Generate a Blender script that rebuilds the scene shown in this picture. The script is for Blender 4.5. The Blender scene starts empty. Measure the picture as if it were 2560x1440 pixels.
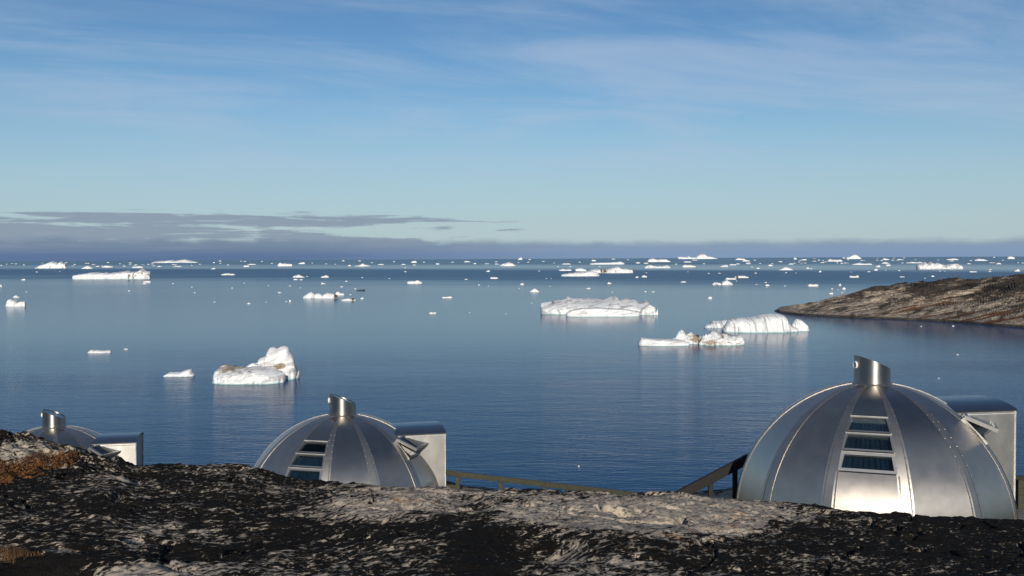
import bpy, bmesh, math, random
import numpy as np
from mathutils import Vector, Matrix, Euler

random.seed(7)
rng = np.random.default_rng(7)
S = bpy.context.scene
COL = S.collection
R_ = math.radians

# ------------------------------------------------------------------ camera
W, H, F = 2560.0, 1440.0, 2512.0          # photo pixels and focal length in those pixels
CAMZ = 30.0                               # metres above the sea
PITCH, ROLL = R_(1.67), R_(0.27)
cam = bpy.data.cameras.new('camera')
cam_o = bpy.data.objects.new('camera', cam)
COL.objects.link(cam_o)
cam.sensor_width = 36.0
cam.lens = 36.0 * F / W
cam.clip_start = 0.05
cam.clip_end = 400000.0
CM = Matrix.Rotation(math.pi / 2 - PITCH, 3, 'X') @ Matrix.Rotation(-ROLL, 3, 'Z')
cam_o.matrix_world = Matrix.Translation((0, 0, CAMZ)) @ CM.to_4x4()
S.camera = cam_o
CMn = np.array(CM)

def ray(x, y):
    d = CMn @ np.array([(x - W / 2) / F, (H / 2 - y) / F, -1.0])
    return d

def at(x, y, Y):
    d = ray(x, y)
    k = Y / d[1]
    return np.array([d[0] * k, Y, CAMZ + d[2] * k])

def sea(x, y):
    d = ray(x, y)
    k = CAMZ / max(-d[2], 30.0 / 26000.0)
    return np.array([d[0] * k, d[1] * k, 0.0])

# ------------------------------------------------------------------ node helpers
class NT:
    def __init__(self, tree):
        self.t = tree; self.n = tree.nodes; self.l = tree.links
    def node(self, typ, **kw):
        n = self.n.new(typ)
        for k, v in kw.items(): setattr(n, k, v)
        return n
    def set(self, sock, v):
        if isinstance(v, bpy.types.NodeSocket): self.l.new(v, sock)
        elif v is not None: sock.default_value = v
    def math(self, op, a, b=None, c=None, clamp=False):
        n = self.node('ShaderNodeMath', operation=op, use_clamp=clamp)
        self.set(n.inputs[0], a)
        if b is not None: self.set(n.inputs[1], b)
        if c is not None: self.set(n.inputs[2], c)
        return n.outputs[0]
    def ramp(self, v, a, b, lo=0.0, hi=1.0, smooth=True):
        n = self.node('ShaderNodeMapRange', interpolation_type='SMOOTHSTEP' if smooth else 'LINEAR')
        n.clamp = True
        self.set(n.inputs['Value'], v)
        self.set(n.inputs['From Min'], a); self.set(n.inputs['From Max'], b)
        self.set(n.inputs['To Min'], lo); self.set(n.inputs['To Max'], hi)
        return n.outputs['Result']
    def mix(self, f, a, b, mode='MIX'):
        n = self.node('ShaderNodeMix', data_type='RGBA', blend_type=mode)
        self.set(n.inputs[0], f)
        for i, v in ((6, a), (7, b)):
            if isinstance(v, (tuple, list)): v = tuple(v)[:3] + (1.0,)
            self.set(n.inputs[i], v)
        return n.outputs[2]
    def noise(self, vec, scale, detail=4.0, rough=0.55, dist=0.0, typ='FBM'):
        n = self.node('ShaderNodeTexNoise', noise_dimensions='3D')
        try: n.noise_type = typ
        except Exception: pass
        if vec is not None: self.l.new(vec, n.inputs['Vector'])
        n.inputs['Scale'].default_value = scale; n.inputs['Detail'].default_value = detail
        n.inputs['Roughness'].default_value = rough; n.inputs['Distortion'].default_value = dist
        return n.outputs['Fac']
    def voro(self, vec, scale, feature='F1', rnd=1.0):
        n = self.node('ShaderNodeTexVoronoi', feature=feature)
        self.l.new(vec, n.inputs['Vector']); n.inputs['Scale'].default_value = scale
        n.inputs['Randomness'].default_value = rnd
        return n.outputs['Distance']
    def mapping(self, vec, scale=(1, 1, 1), rot=(0, 0, 0), loc=(0, 0, 0)):
        if any(rot):
            q = self.node('ShaderNodeMapping')
            self.l.new(vec, q.inputs['Vector']); q.inputs['Rotation'].default_value = rot
            vec = q.outputs['Vector']
        n = self.node('ShaderNodeMapping')
        self.l.new(vec, n.inputs['Vector'])
        n.inputs['Scale'].default_value = scale
        n.inputs['Location'].default_value = loc
        return n.outputs['Vector']
    def comb(self, x, y, z=0.0):
        n = self.node('ShaderNodeCombineXYZ')
        self.set(n.inputs[0], x); self.set(n.inputs[1], y); self.set(n.inputs[2], z)
        return n.outputs[0]
    def bump(self, h, strength, dist, normal=None):
        n = self.node('ShaderNodeBump')
        self.set(n.inputs['Strength'], strength); self.set(n.inputs['Distance'], dist)
        self.l.new(h, n.inputs['Height'])
        if normal is not None: self.l.new(normal, n.inputs['Normal'])
        return n.outputs['Normal']

def material(name):
    m = bpy.data.materials.new(name); m.use_nodes = True
    nt = NT(m.node_tree)
    b = m.node_tree.nodes['Principled BSDF']
    return m, nt, b

# ------------------------------------------------------------------ sky
SUN_EL, SUN_AZ = R_(18.0), R_(1.4)        # low sun behind the camera, a touch to the right
SKY = 0.09
wd = bpy.data.worlds.new('World'); S.world = wd; wd.use_nodes = True
wn = NT(wd.node_tree)
bg = wd.node_tree.nodes['Background']
bg.inputs['Strength'].default_value = SKY
sky = wn.node('ShaderNodeTexSky', sky_type='NISHITA')
sky.sun_disc = False
sky.sun_elevation = SUN_EL
sky.sun_rotation = math.pi - SUN_AZ
sky.altitude = 30.0
sky.air_density = 1.0; sky.dust_density = 0.3; sky.ozone_density = 2.5
tc = wn.node('ShaderNodeTexCoord')
sp = wn.node('ShaderNodeSeparateXYZ'); wn.l.new(tc.outputs['Generated'], sp.inputs[0])
dx, dy, dz = sp.outputs
az = wn.math('ARCTAN2', dx, dy)
zc = wn.math('MAXIMUM', dz, 0.03)
# thin high cirrus on a flat layer
px = wn.math('DIVIDE', dx, wn.math('ADD', zc, 0.10)); py = wn.math('DIVIDE', dy, wn.math('ADD', zc, 0.10))
cv = wn.mapping(wn.comb(px, py), scale=(0.7, 1.25, 1), rot=(0, 0, R_(-26)))
c1 = wn.noise(cv, 0.9, 7.0, 0.58, 0.9)
cv2 = wn.mapping(wn.comb(px, py), scale=(0.6, 2.4, 1), rot=(0, 0, R_(-16)), loc=(3.1, 1.7, 0))
c2 = wn.noise(cv2, 1.5, 6.0, 0.6, 0.6)
cir = wn.ramp(wn.math('ADD', wn.math('MULTIPLY', c1, 0.70), wn.math('MULTIPLY', c2, 0.30)), 0.40, 0.68)
cir = wn.math('MULTIPLY', cir, wn.ramp(dz, 0.03, 0.11, 0.0, 0.54))
k = 1.0 / SKY
def sc(c, f=1.0): return tuple(v * k * f for v in c)
tint = wn.mix(wn.ramp(dz, 0.05, 0.55), (0.64, 0.85, 1.00), (0.26, 0.43, 0.66))
skyt = wn.mix(1.0, sky.outputs[0], tint, 'MULTIPLY')
skyc = wn.mix(wn.ramp(dz, 0.0, 0.20, 0.72, 0.0), skyt, sc((0.43, 0.535, 0.62)))
col = wn.mix(cir, skyc, sc((0.42, 0.53, 0.68)))
# low stratus: a solid bank on the horizon, broken layers higher up towards the left
lv = wn.comb(wn.math('MULTIPLY', az, 8.0), wn.math('MULTIPLY', dz, 170.0), 0.37)
l1 = wn.noise(lv, 1.0, 6.0, 0.55, 0.5)
lv2 = wn.comb(wn.math('MULTIPLY', az, 22.0), wn.math('MULTIPLY', dz, 60.0), 1.9)
l2 = wn.noise(lv2, 1.0, 5.0, 0.6, 0.3)
A = wn.ramp(az, 0.16, -0.26)
win = wn.math('MULTIPLY', wn.ramp(dz, 0.058, 0.036), A)
thr = wn.math('SUBTRACT', 0.68, wn.math('MULTIPLY', win, 0.255))
lay = wn.ramp(wn.math('SUBTRACT', wn.math('ADD', wn.math('MULTIPLY', l1, 0.75), wn.math('MULTIPLY', l2, 0.25)), thr), -0.015, 0.075)
lay = wn.math('MULTIPLY', lay, wn.ramp(dz, 0.062, 0.05))
col = wn.mix(wn.math('MULTIPLY', lay, 0.80), col, sc((0.23, 0.285, 0.375)))
edge = wn.math('ADD', 0.0125, wn.math('ADD', wn.math('MULTIPLY', l2, 0.010), wn.math('MULTIPLY', A, 0.004)))
bank = wn.ramp(wn.math('SUBTRACT', dz, edge), 0.0020, -0.0065)
bcol = wn.mix(A, sc((0.235, 0.315, 0.44)), sc((0.165, 0.235, 0.335)))
bcol = wn.mix(wn.ramp(l1, 0.40, 0.65, 0.0, 0.35), bcol, sc((0.30, 0.36, 0.47)))
blow = wn.mix(A, sc((0.205, 0.305, 0.47)), sc((0.10, 0.168, 0.315)))
bcol = wn.mix(wn.ramp(dz, 0.015, 0.003), bcol, blow)
col = wn.mix(wn.math('MULTIPLY', bank, 0.93), col, bcol)
wn.l.new(col, bg.inputs['Color'])

# ------------------------------------------------------------------ sun and exposure
sun = bpy.data.lights.new('sun', 'SUN')
sun.energy = 4.3; sun.angle = R_(0.53); sun.color = (1.0, 0.92, 0.80)
sun_o = bpy.data.objects.new('sun', sun); COL.objects.link(sun_o)
trav = Vector((-math.sin(SUN_AZ) * math.cos(SUN_EL), math.cos(SUN_AZ) * math.cos(SUN_EL), -math.sin(SUN_EL)))
sun_o.rotation_euler = trav.to_track_quat('-Z', 'Y').to_euler()
sun_o.location = (0, -60, 60)
S.view_settings.view_transform = 'Standard'
S.view_settings.look = 'None'
S.view_settings.gamma = 1.0
S.view_settings.exposure = 0.0
S.view_settings.use_curve_mapping = False
S.cycles.use_denoising = True
S.cycles.max_bounces = 8
S.cycles.caustics_reflective = True
S.cycles.blur_glossy = 0.3
S.cycles.sample_clamp_indirect = 6.0

# ------------------------------------------------------------------ numpy noise
def _h(ix, iy, iz, seed):
    h = (ix * 374761393 + iy * 668265263 + iz * 2147483647 * 3 + seed * 974711) & 0xFFFFFFFF
    h = ((h ^ (h >> 13)) * 1274126177) & 0xFFFFFFFF
    h = ((h ^ (h >> 16)) * 2246822519) & 0xFFFFFFFF
    return ((h ^ (h >> 15)) & 0xFFFFFF).astype(np.float64) / 16777215.0

def vnoise(x, y, z=0.0, seed=0):
    x, y, z = np.broadcast_arrays(np.asarray(x, float), np.asarray(y, float), np.asarray(z, float))
    ix, iy, iz = np.floor(x).astype(np.int64), np.floor(y).astype(np.int64), np.floor(z).astype(np.int64)
    fx, fy, fz = x - ix, y - iy, z - iz
    ux, uy, uz = fx*fx*fx*(fx*(fx*6-15)+10), fy*fy*fy*(fy*(fy*6-15)+10), fz*fz*fz*(fz*(fz*6-15)+10)
    r = 0.0
    for a in (0, 1):
        wa = ux if a else 1 - ux
        for b in (0, 1):
            wb = uy if b else 1 - uy
            for c in (0, 1):
                wc = uz if c else 1 - uz
                r = r + _h(ix + a, iy + b, iz + c, seed) * wa * wb * wc
    return r * 2 - 1

def fbm(x, y, z=0.0, oct=4, seed=0, gain=0.5, ridged=False):
    a, s, t = 1.0, 0.0, 0.0
    x, y, z = np.asarray(x, float), np.asarray(y, float), np.asarray(z, float)
    for o in range(oct):
        n = vnoise(x, y, z, seed + o * 17)
        if ridged: n = 1 - 2 * np.abs(n)
        s = s + n * a; t += a
        a *= gain; x, y, z = x * 2.03 + 5.1, y * 2.03 + 1.7, z * 2.03 + 3.3
    return s / t

def sstep(v, a, b):
    t = np.clip((np.asarray(v, float) - a) / (b - a), 0, 1)
    return t * t * (3 - 2 * t)

# ------------------------------------------------------------------ mesh helpers
def link(name, data, parent=None, loc=None):
    o = bpy.data.objects.new(name, data)
    COL.objects.link(o)
    if parent is not None: o.parent = parent
    if loc is not None: o.location = loc
    return o

def mesh(name, verts, faces, mat=None, smooth=True):
    me = bpy.data.meshes.new(name)
    me.from_pydata([tuple(map(float, v)) for v in verts], [], [tuple(map(int, f)) for f in faces])
    if mat: me.materials.append(mat)
    if smooth: me.polygons.foreach_set('use_smooth', [True] * len(me.polygons))
    me.update()
    return me

def gridmesh(name, P, mat, smooth=True, closed=False, skip=None):
    """P: (n, m, 3) array -> quad grid mesh."""
    n, m = P.shape[:2]
    V = P.reshape(-1, 3).astype(np.float32)
    i = np.arange(n - 1)[:, None]; j = np.arange(m - (0 if closed else 1))[None, :]
    j2 = (j + 1) % m
    Q = np.stack([i * m + j, i * m + j2, (i + 1) * m + j2, (i + 1) * m + j], -1).reshape(-1, 4).astype(np.int32)
    me = bpy.data.meshes.new(name)
    me.vertices.add(len(V)); me.vertices.foreach_set('co', V.ravel())
    me.loops.add(Q.size); me.loops.foreach_set('vertex_index', Q.ravel())
    me.polygons.add(len(Q))
    me.polygons.foreach_set('loop_start', np.arange(0, Q.size, 4, dtype=np.int32))
    me.polygons.foreach_set('loop_total', np.full(len(Q), 4, np.int32))
    me.polygons.foreach_set('use_smooth', np.full(len(Q), smooth))
    if mat: me.materials.append(mat)
    me.update(calc_edges=True); me.validate()
    return me

def vattr(me, name, vals):
    a = me.attributes.new(name, 'FLOAT', 'POINT')
    a.data.foreach_set('value', np.asarray(vals, np.float32).ravel())

def tag(o, label=None, cat=None, group=None, kind=None):
    if label: o['label'] = label
    if cat: o['category'] = cat
    if group: o['group'] = group
    if kind: o['kind'] = kind
    return o

def beam(a, b, w, h, up=(0, 0, 1), bev=0.008):
    """bevelled timber from a to b, section w x h -> verts, faces"""
    a, b = Vector(a), Vector(b)
    d = (b - a).normalized()
    u = Vector(up)
    s = d.cross(u)
    if s.length < 1e-4: s = d.cross(Vector((0, 1, 0)))
    s.normalize(); u = s.cross(d).normalized()
    w2, h2 = w / 2, h / 2
    sec = [(-w2 + bev, -h2), (w2 - bev, -h2), (w2, -h2 + bev), (w2, h2 - bev), (w2 - bev, h2), (-w2 + bev, h2), (-w2, h2 - bev), (-w2, -h2 + bev)]
    V = []
    for p in (a, b):
        for x, y in sec: V.append(p + s * x + u * y)
    Fc = [tuple(range(7, -1, -1)), tuple(range(8, 16))]
    for i in range(8): Fc.append((i, (i + 1) % 8, 8 + (i + 1) % 8, 8 + i))
    return V, Fc

def merge(parts):
    V, Fc = [], []
    for v, f in parts:
        o = len(V); V += [tuple(p) for p in v]; Fc += [tuple(i + o for i in q) for q in f]
    return V, Fc

# ------------------------------------------------------------------ materials
def rock_material():
    m, nt, b = material('lichen_rock')
    geo = nt.node('ShaderNodeNewGeometry'); P = geo.outputs['Position']
    at1 = nt.node('ShaderNodeAttribute', attribute_name='bare_shade').outputs['Fac']
    at2 = nt.node('ShaderNodeAttribute', attribute_name='rust').outputs['Fac']
    D = nt.mapping(P, scale=(0.50, 1.0, 1.0), rot=(0, 0, R_(-24)))
    n0 = nt.noise(P, 0.9, 4.0, 0.6, 0.6)
    n1 = nt.noise(D, 17.0, 8.0, 0.68, 0.6)
    n2 = nt.noise(D, 58.0, 6.0, 0.70, 0.4)
    n3 = nt.noise(P, 95.0, 3.0, 0.6)
    cov = nt.math('ADD', nt.math('MULTIPLY', n1, 0.60), nt.math('ADD', nt.math('MULTIPLY', n2, 0.34), nt.math('MULTIPLY', n0, 0.28)))
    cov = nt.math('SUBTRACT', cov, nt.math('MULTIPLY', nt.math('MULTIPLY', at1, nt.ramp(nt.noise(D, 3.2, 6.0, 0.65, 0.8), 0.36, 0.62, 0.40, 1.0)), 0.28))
    lich_shade = nt.ramp(cov, 0.545, 0.59)  # lichen cover, plus two shadows painted black where the attribute goes negative
    # bare gneiss: grey to buff grain, foliation streaks, iron staining
    fol = nt.noise(nt.mapping(P, scale=(0.22, 1.6, 1.6), rot=(0, 0, R_(27))), 6.5, 7.0, 0.66, 0.5)
    base = nt.mix(nt.ramp(fol, 0.40, 0.60), (0.15, 0.134, 0.118), (0.49, 0.405, 0.31))
    base = nt.mix(nt.ramp(n3, 0.35, 0.7), base, (0.44, 0.385, 0.315))
    base = nt.mix(nt.ramp(nt.noise(D, 34.0, 5.0, 0.72), 0.52, 0.60), base, (0.060, 0.057, 0.055))
    rn = nt.ramp(nt.noise(nt.mapping(P, scale=(0.3, 1.8, 1.0), rot=(0, 0, R_(27)), loc=(4, 2, 0)), 5.0, 5.0, 0.65, 0.6), 0.55, 0.68)
    base = nt.mix(nt.math('MULTIPLY', rn, nt.math('MULTIPLY', at2, 0.75)), base, (0.40, 0.20, 0.085))
    # grey-green crust lichen spots
    gv = nt.voro(P, 9.0); gm = nt.math('MULTIPLY', nt.ramp(gv, 0.20, 0.13), nt.ramp(nt.noise(P, 2.2, 2.0), 0.56, 0.62))
    base = nt.mix(nt.math('MULTIPLY', gm, 0.7), base, (0.30, 0.31, 0.17))
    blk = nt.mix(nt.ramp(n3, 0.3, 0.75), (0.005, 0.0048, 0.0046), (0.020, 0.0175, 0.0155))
    colr = nt.mix(lich_shade, base, blk)
    nt.l.new(colr, b.inputs['Base Color'])
    b.inputs['Roughness'].default_value = 0.92
    b.inputs['Specular IOR Level'].default_value = 0.06
    hgt = nt.math('ADD', nt.math('MULTIPLY', lich_shade, 0.30), nt.math('MULTIPLY', nt.math('ADD', nt.math('MULTIPLY', n2, 0.9), nt.math('MULTIPLY', n3, 0.3)), nt.ramp(lich_shade, 0.0, 1.0, 0.40, 1.0)))
    nt.l.new(nt.bump(hgt, 0.85, 0.022), b.inputs['Normal'])
    return m

def headland_material():
    m, nt, b = material('headland_rock')
    geo = nt.node('ShaderNodeNewGeometry'); P = geo.outputs['Position']
    hol = nt.node('ShaderNodeAttribute', attribute_name='hollow').outputs['Fac']
    ele = nt.node('ShaderNodeAttribute', attribute_name='upper').outputs['Fac']
    D = nt.mapping(P, scale=(0.22, 1.0, 1.6), rot=(0, 0, R_(-24)))
    n1 = nt.noise(D, 0.13, 8.0, 0.68, 0.8)
    n2 = nt.noise(D, 0.50, 6.0, 0.70, 0.5)
    n3 = nt.noise(P, 1.6, 4.0, 0.6)
    rock = nt.mix(nt.ramp(n2, 0.38, 0.60), (0.13, 0.105, 0.082), (0.46, 0.38, 0.30))
    rock = nt.mix(nt.ramp(n3, 0.50, 0.66), rock, (0.12, 0.10, 0.085))
    blk = nt.math('ADD', nt.math('MULTIPLY', n1, 0.7), nt.math('MULTIPLY', n2, 0.3))
    blk = nt.ramp(nt.math('ADD', blk, nt.math('MULTIPLY', ele, 0.095)), 0.515, 0.565)
    c = nt.mix(nt.math('MULTIPLY', blk, 0.90), rock, (0.024, 0.020, 0.017))
    veg = nt.ramp(nt.math('ADD', nt.math('MULTIPLY', hol, 0.62), nt.math('MULTIPLY', nt.noise(P, 0.11, 5.0, 0.6), 0.5)), 0.36, 0.50)
    vc = nt.mix(n3, (0.050, 0.017, 0.006), (0.150, 0.058, 0.016))
    c = nt.mix(nt.math('MULTIPLY', veg, 0.9), c, vc)
    sz = nt.node('ShaderNodeSeparateXYZ'); nt.l.new(P, sz.inputs[0])
    tide = nt.ramp(nt.math('ADD', sz.outputs[2], nt.math('MULTIPLY', n2, -1.6)), 0.35, -0.15)
    c = nt.mix(nt.math('MULTIPLY', tide, 0.85), c, (0.025, 0.022, 0.018))
    nt.l.new(c, b.inputs['Base Color'])
    b.inputs['Roughness'].default_value = 0.9; b.inputs['Specular IOR Level'].default_value = 0.2
    nt.l.new(nt.bump(nt.math('ADD', n2, nt.math('MULTIPLY', n3, 0.35)), 0.9, 1.1), b.inputs['Normal'])
    return m

def water_material():
    m, nt, b = material('sea_water')
    geo = nt.node('ShaderNodeNewGeometry'); P = geo.outputs['Position']
    s = nt.node('ShaderNodeSeparateXYZ'); nt.l.new(P, s.inputs[0])
    x, y = s.outputs[0], s.outputs[1]
    # wind lanes: irregular ruffled and slick streaks lying across the bay
    lg = nt.math('LOGARITHM', nt.math('MAXIMUM', y, 20.0), 10.0)
    wob = nt.noise(nt.mapping(P, scale=(0.0016, 0.0022, 1)), 1.0, 4.0, 0.55)
    lgx = nt.math('ADD', lg, nt.math('ADD', nt.math('MULTIPLY', nt.math('SUBTRACT', wob, 0.5), 0.10),
                  nt.math('MULTIPLY', nt.math('DIVIDE', x, nt.math('MAXIMUM', y, 20.0)), 0.28)))
    ruff_a = nt.math('MULTIPLY', nt.ramp(lgx, 2.98, 3.25), nt.ramp(lgx, 3.52, 3.38))
    ruff_b = nt.ramp(lgx, 3.56, 3.82)
    st = nt.noise(nt.comb(nt.math('MULTIPLY', x, 0.0006), nt.math('MULTIPLY', lg, 26.0), 0.2), 1.0, 4.0, 0.6)
    ruff = nt.math('MAXIMUM', ruff_a, nt.math('MULTIPLY', ruff_b, 0.70))
    ruff = nt.math('ADD', ruff, nt.math('MULTIPLY', nt.ramp(st, 0.52, 0.68), nt.ramp(lg, 2.9, 3.3, 0.0, 0.45)), clamp=True)
    near = nt.ramp(y, 420.0, 110.0)
    cat = nt.ramp(nt.noise(nt.mapping(P, scale=(0.006, 0.016, 1)), 1.0, 3.0, 0.5), 0.35, 0.65)
    w1 = nt.noise(nt.mapping(P, scale=(0.30, 1.0, 1), rot=(0, 0, R_(6))), 0.85, 4.0, 0.6, 0.4)
    w2 = nt.noise(nt.mapping(P, scale=(0.40, 1.0, 1), rot=(0, 0, R_(-9))), 2.6, 3.0, 0.6, 0.3)
    w3 = nt.noise(nt.mapping(P, scale=(0.35, 1.0, 1), rot=(0, 0, R_(4))), 0.16, 3.0, 0.5)
    hh = nt.math('ADD', nt.math('MULTIPLY', w1, 0.62), nt.math('ADD', nt.math('MULTIPLY', w2, 0.22), nt.math('MULTIPLY', w3, 0.9)))
    amp = nt.math('ADD', 0.022, nt.math('ADD', nt.math('MULTIPLY', near, nt.ramp(cat, 0.0, 1.0, 0.10, 0.19)), nt.math('MULTIPLY', ruff, 0.05)))
    nt.l.new(nt.bump(hh, 1.0, amp), b.inputs['Normal'])
    rough = nt.math('ADD', nt.ramp(lg, 2.2, 2.9, 0.07, 0.145, False), nt.math('MULTIPLY', ruff, 0.15))
    nt.l.new(rough, b.inputs['Roughness'])
    b.inputs['Base Color'].default_value = (0.0005, 0.050, 0.145, 1)
    b.inputs['IOR'].default_value = 1.09
    return m

def ice_material(name, dirt=0.0, grey=0.3, stripes=False, black=0.0, dirt_col=(0.24, 0.17, 0.10)):
    m, nt, b = material(name)
    tcn = nt.node('ShaderNodeTexCoord'); G = tcn.outputs['Object']
    oi = nt.node('ShaderNodeObjectInfo')
    sc_ = nt.node('ShaderNodeAttribute', attribute_name='uvw', attribute_type='GEOMETRY').outputs['Vector']
    V = nt.node('ShaderNodeVectorMath', operation='ADD'); nt.l.new(sc_, V.inputs[0])
    nt.l.new(nt.math('MULTIPLY', oi.outputs['Random'], 31.0), V.inputs[1])
    G = V.outputs[0]
    n1 = nt.noise(G, 3.0, 6.0, 0.6, 0.8)
    st = nt.noise(nt.mapping(G, scale=(0.5, 1.0, 3.2), rot=(R_(10), R_(14), 0)), 3.2, 6.0, 0.65, 1.2)
    c = nt.mix(nt.math('MULTIPLY', nt.ramp(st, 0.50, 0.62), grey), (0.74, 0.745, 0.74), (0.36, 0.355, 0.35))
    c = nt.mix(nt.math('MULTIPLY', nt.ramp(n1, 0.58, 0.72), 0.35), c, (0.52, 0.62, 0.68))
    if stripes:
        wv = nt.noise(nt.mapping(G, scale=(9.0, 0.6, 0.30), rot=(0, R_(7), 0)), 2.6, 3.0, 0.55, 0.35)
        c = nt.mix(nt.math('MULTIPLY', nt.ramp(wv, 0.535, 0.58), 0.65), c, (0.22, 0.235, 0.25))
    if dirt:
        d = nt.noise(nt.mapping(G, scale=(1, 1, 1.8)), 3.8, 6.0, 0.65, 1.0)
        d2 = nt.node('ShaderNodeAttribute', attribute_name='dirt').outputs['Fac']
        fac = nt.ramp(nt.math('ADD', d, nt.math('MULTIPLY', d2, 0.30)), 0.70 - 0.16 * dirt, 0.86 - 0.16 * dirt)
        c = nt.mix(nt.math('MULTIPLY', fac, 0.85), c, dirt_col)
    if black:
        d2 = nt.node('ShaderNodeAttribute', attribute_name='dirt').outputs['Fac']
        c = nt.mix(nt.math('MULTIPLY', nt.ramp(d2, 0.6, 0.9), black), c, (0.03, 0.03, 0.035))
    sz = nt.node('ShaderNodeSeparateXYZ'); nt.l.new(sc_, sz.inputs[0])
    c = nt.mix(nt.ramp(sz.outputs[2], 0.026, 0.006, 0.0, 0.7), c, (0.24, 0.44, 0.44))
    nt.l.new(c, b.inputs['Base Color'])
    b.inputs['Roughness'].default_value = 0.75
    b.inputs['Specular IOR Level'].default_value = 0.25
    b.inputs['Subsurface Weight'].default_value = 0.0
    nt.l.new(nt.bump(nt.math('ADD', n1, st), 0.35, 0.35), b.inputs['Normal'])
    return m

def metal_material(name, base, rough, wob=0.0, aniso=0.0, arot=0.25):
    m, nt, b = material(name)
    tcn = nt.node('ShaderNodeTexCoord'); P = tcn.outputs['Object']
    n = nt.noise(P, 3.5, 4.0, 0.6)
    g = nt.noise(nt.mapping(P, scale=(1, 1, 0.04)), 160.0, 2.0, 0.5)
    st = nt.noise(nt.mapping(P, scale=(1, 1, 0.18)), 7.0, 5.0, 0.65)
    c = nt.mix(nt.ramp(n, 0.3, 0.7), tuple(v * 0.90 for v in base), base)
    c = nt.mix(nt.ramp(st, 0.60, 0.80, 0.0, 0.30), c, tuple(v * q for v, q in zip(base, (0.78, 0.70, 0.60))))
    nt.l.new(c, b.inputs['Base Color'])
    b.inputs['Metallic'].default_value = 1.0
    if aniso:
        b.inputs['Anisotropic'].default_value = aniso
        b.inputs['Anisotropic Rotation'].default_value = arot
        gn = nt.node('ShaderNodeNewGeometry')
        cr = nt.node('ShaderNodeVectorMath', operation='CROSS_PRODUCT'); cr.inputs[0].default_value = (0, 0, 1); nt.l.new(gn.outputs['Normal'], cr.inputs[1])
        nz = nt.node('ShaderNodeVectorMath', operation='NORMALIZE'); nt.l.new(cr.outputs[0], nz.inputs[0])
        nt.l.new(nz.outputs[0], b.inputs['Tangent'])
    r = nt.math('ADD', rough - 0.05, nt.math('ADD', nt.math('MULTIPLY', n, 0.07), nt.math('MULTIPLY', g, 0.05)))
    nt.l.new(r, b.inputs['Roughness'])
    if wob:
        lo = nt.noise(P, 1.7, 2.0, 0.5)
        nt.l.new(nt.bump(nt.math('ADD', lo, nt.math('MULTIPLY', g, 0.004)), 1.0, wob), b.inputs['Normal'])
    return m

def plain(name, colr, rough=0.6, metal=0.0, var=0.25, scale=6.0, stretch=(1, 1, 1), bump=0.0, alt=None):
    m, nt, b = material(name)
    tcn = nt.node('ShaderNodeTexCoord'); P = nt.mapping(tcn.outputs['Object'], scale=stretch)
    n = nt.noise(P, scale, 5.0, 0.62, 0.2)
    a = alt if alt else tuple(v * (1 - var) for v in colr)
    nt.l.new(nt.mix(nt.ramp(n, 0.35, 0.66), a, colr), b.inputs['Base Color'])
    b.inputs['Roughness'].default_value = rough; b.inputs['Metallic'].default_value = metal
    if bump: nt.l.new(nt.bump(n, 0.6, bump), b.inputs['Normal'])
    return m

def glass_material():
    m, nt, b = material('window_glass')
    out = [n for n in m.node_tree.nodes if n.type == 'OUTPUT_MATERIAL'][0]
    m.node_tree.nodes.remove(b)
    tr = nt.node('ShaderNodeBsdfTransparent'); tr.inputs[0].default_value = (0.55, 0.63, 0.66, 1)
    gl = nt.node('ShaderNodeBsdfGlossy'); gl.inputs['Roughness'].default_value = 0.02; gl.inputs[0].default_value = (0.9, 0.95, 1, 1)
    fr = nt.node('ShaderNodeFresnel'); fr.inputs[0].default_value = 1.5
    mx = nt.node('ShaderNodeMixShader')
    nt.l.new(fr.outputs[0], mx.inputs[0]); nt.l.new(tr.outputs[0], mx.inputs[1]); nt.l.new(gl.outputs[0], mx.inputs[2])
    nt.l.new(mx.outputs[0], out.inputs[0])
    return m

M = {}
M['rock'] = rock_material()
M['headland'] = headland_material()
M['water'] = water_material()
M['ice'] = ice_material('ice_white', grey=0.22)
M['ice_grey'] = ice_material('ice_grey', grey=0.85)
M['ice_stripe'] = ice_material('ice_striped', grey=0.12, stripes=True)
M['ice_dirty'] = ice_material('ice_dirty', dirt=0.75, grey=0.75)
M['ice_brown'] = ice_material('ice_brown', dirt=0.75, grey=0.35, black=0.8)
M['ice_black'] = plain('black_ice', (0.02, 0.03, 0.045), 0.35)
M['panel'] = metal_material('brushed_aluminium', (0.49, 0.445, 0.385), 0.33, 0.002, aniso=0.45, arot=0.0)
M['rib'] = metal_material('rib_aluminium', (0.46, 0.43, 0.39), 0.44)
M['chimney'] = metal_material('chimney_steel', (0.40, 0.385, 0.355), 0.36, aniso=0.72)
M['wall'] = metal_material('vestibule_aluminium', (0.66, 0.64, 0.60), 0.42, 0.006)
M['roofm'] = metal_material('vestibule_roof_aluminium', (0.26, 0.26, 0.27), 0.30, 0.006)
M['trim'] = plain('white_trim', (0.42, 0.42, 0.405), 0.45)
M['frame'] = metal_material('window_frame_aluminium', (0.46, 0.45, 0.43), 0.45)
M['glass'] = glass_material()
M['curtain'] = plain('blue_curtain', (0.030, 0.066, 0.095), 0.9, var=0.5, scale=9.0, stretch=(1, 1, 0.2))
M['black'] = plain('dark_void', (0.012, 0.012, 0.013), 0.8)
M['grille'] = plain('grille_white', (0.7, 0.7, 0.68), 0.5)
M['wood'] = plain('weathered_wood', (0.060, 0.058, 0.034), 0.85, scale=9.0, stretch=(0.7, 6, 6), bump=0.006, alt=(0.028, 0.030, 0.018))
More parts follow.
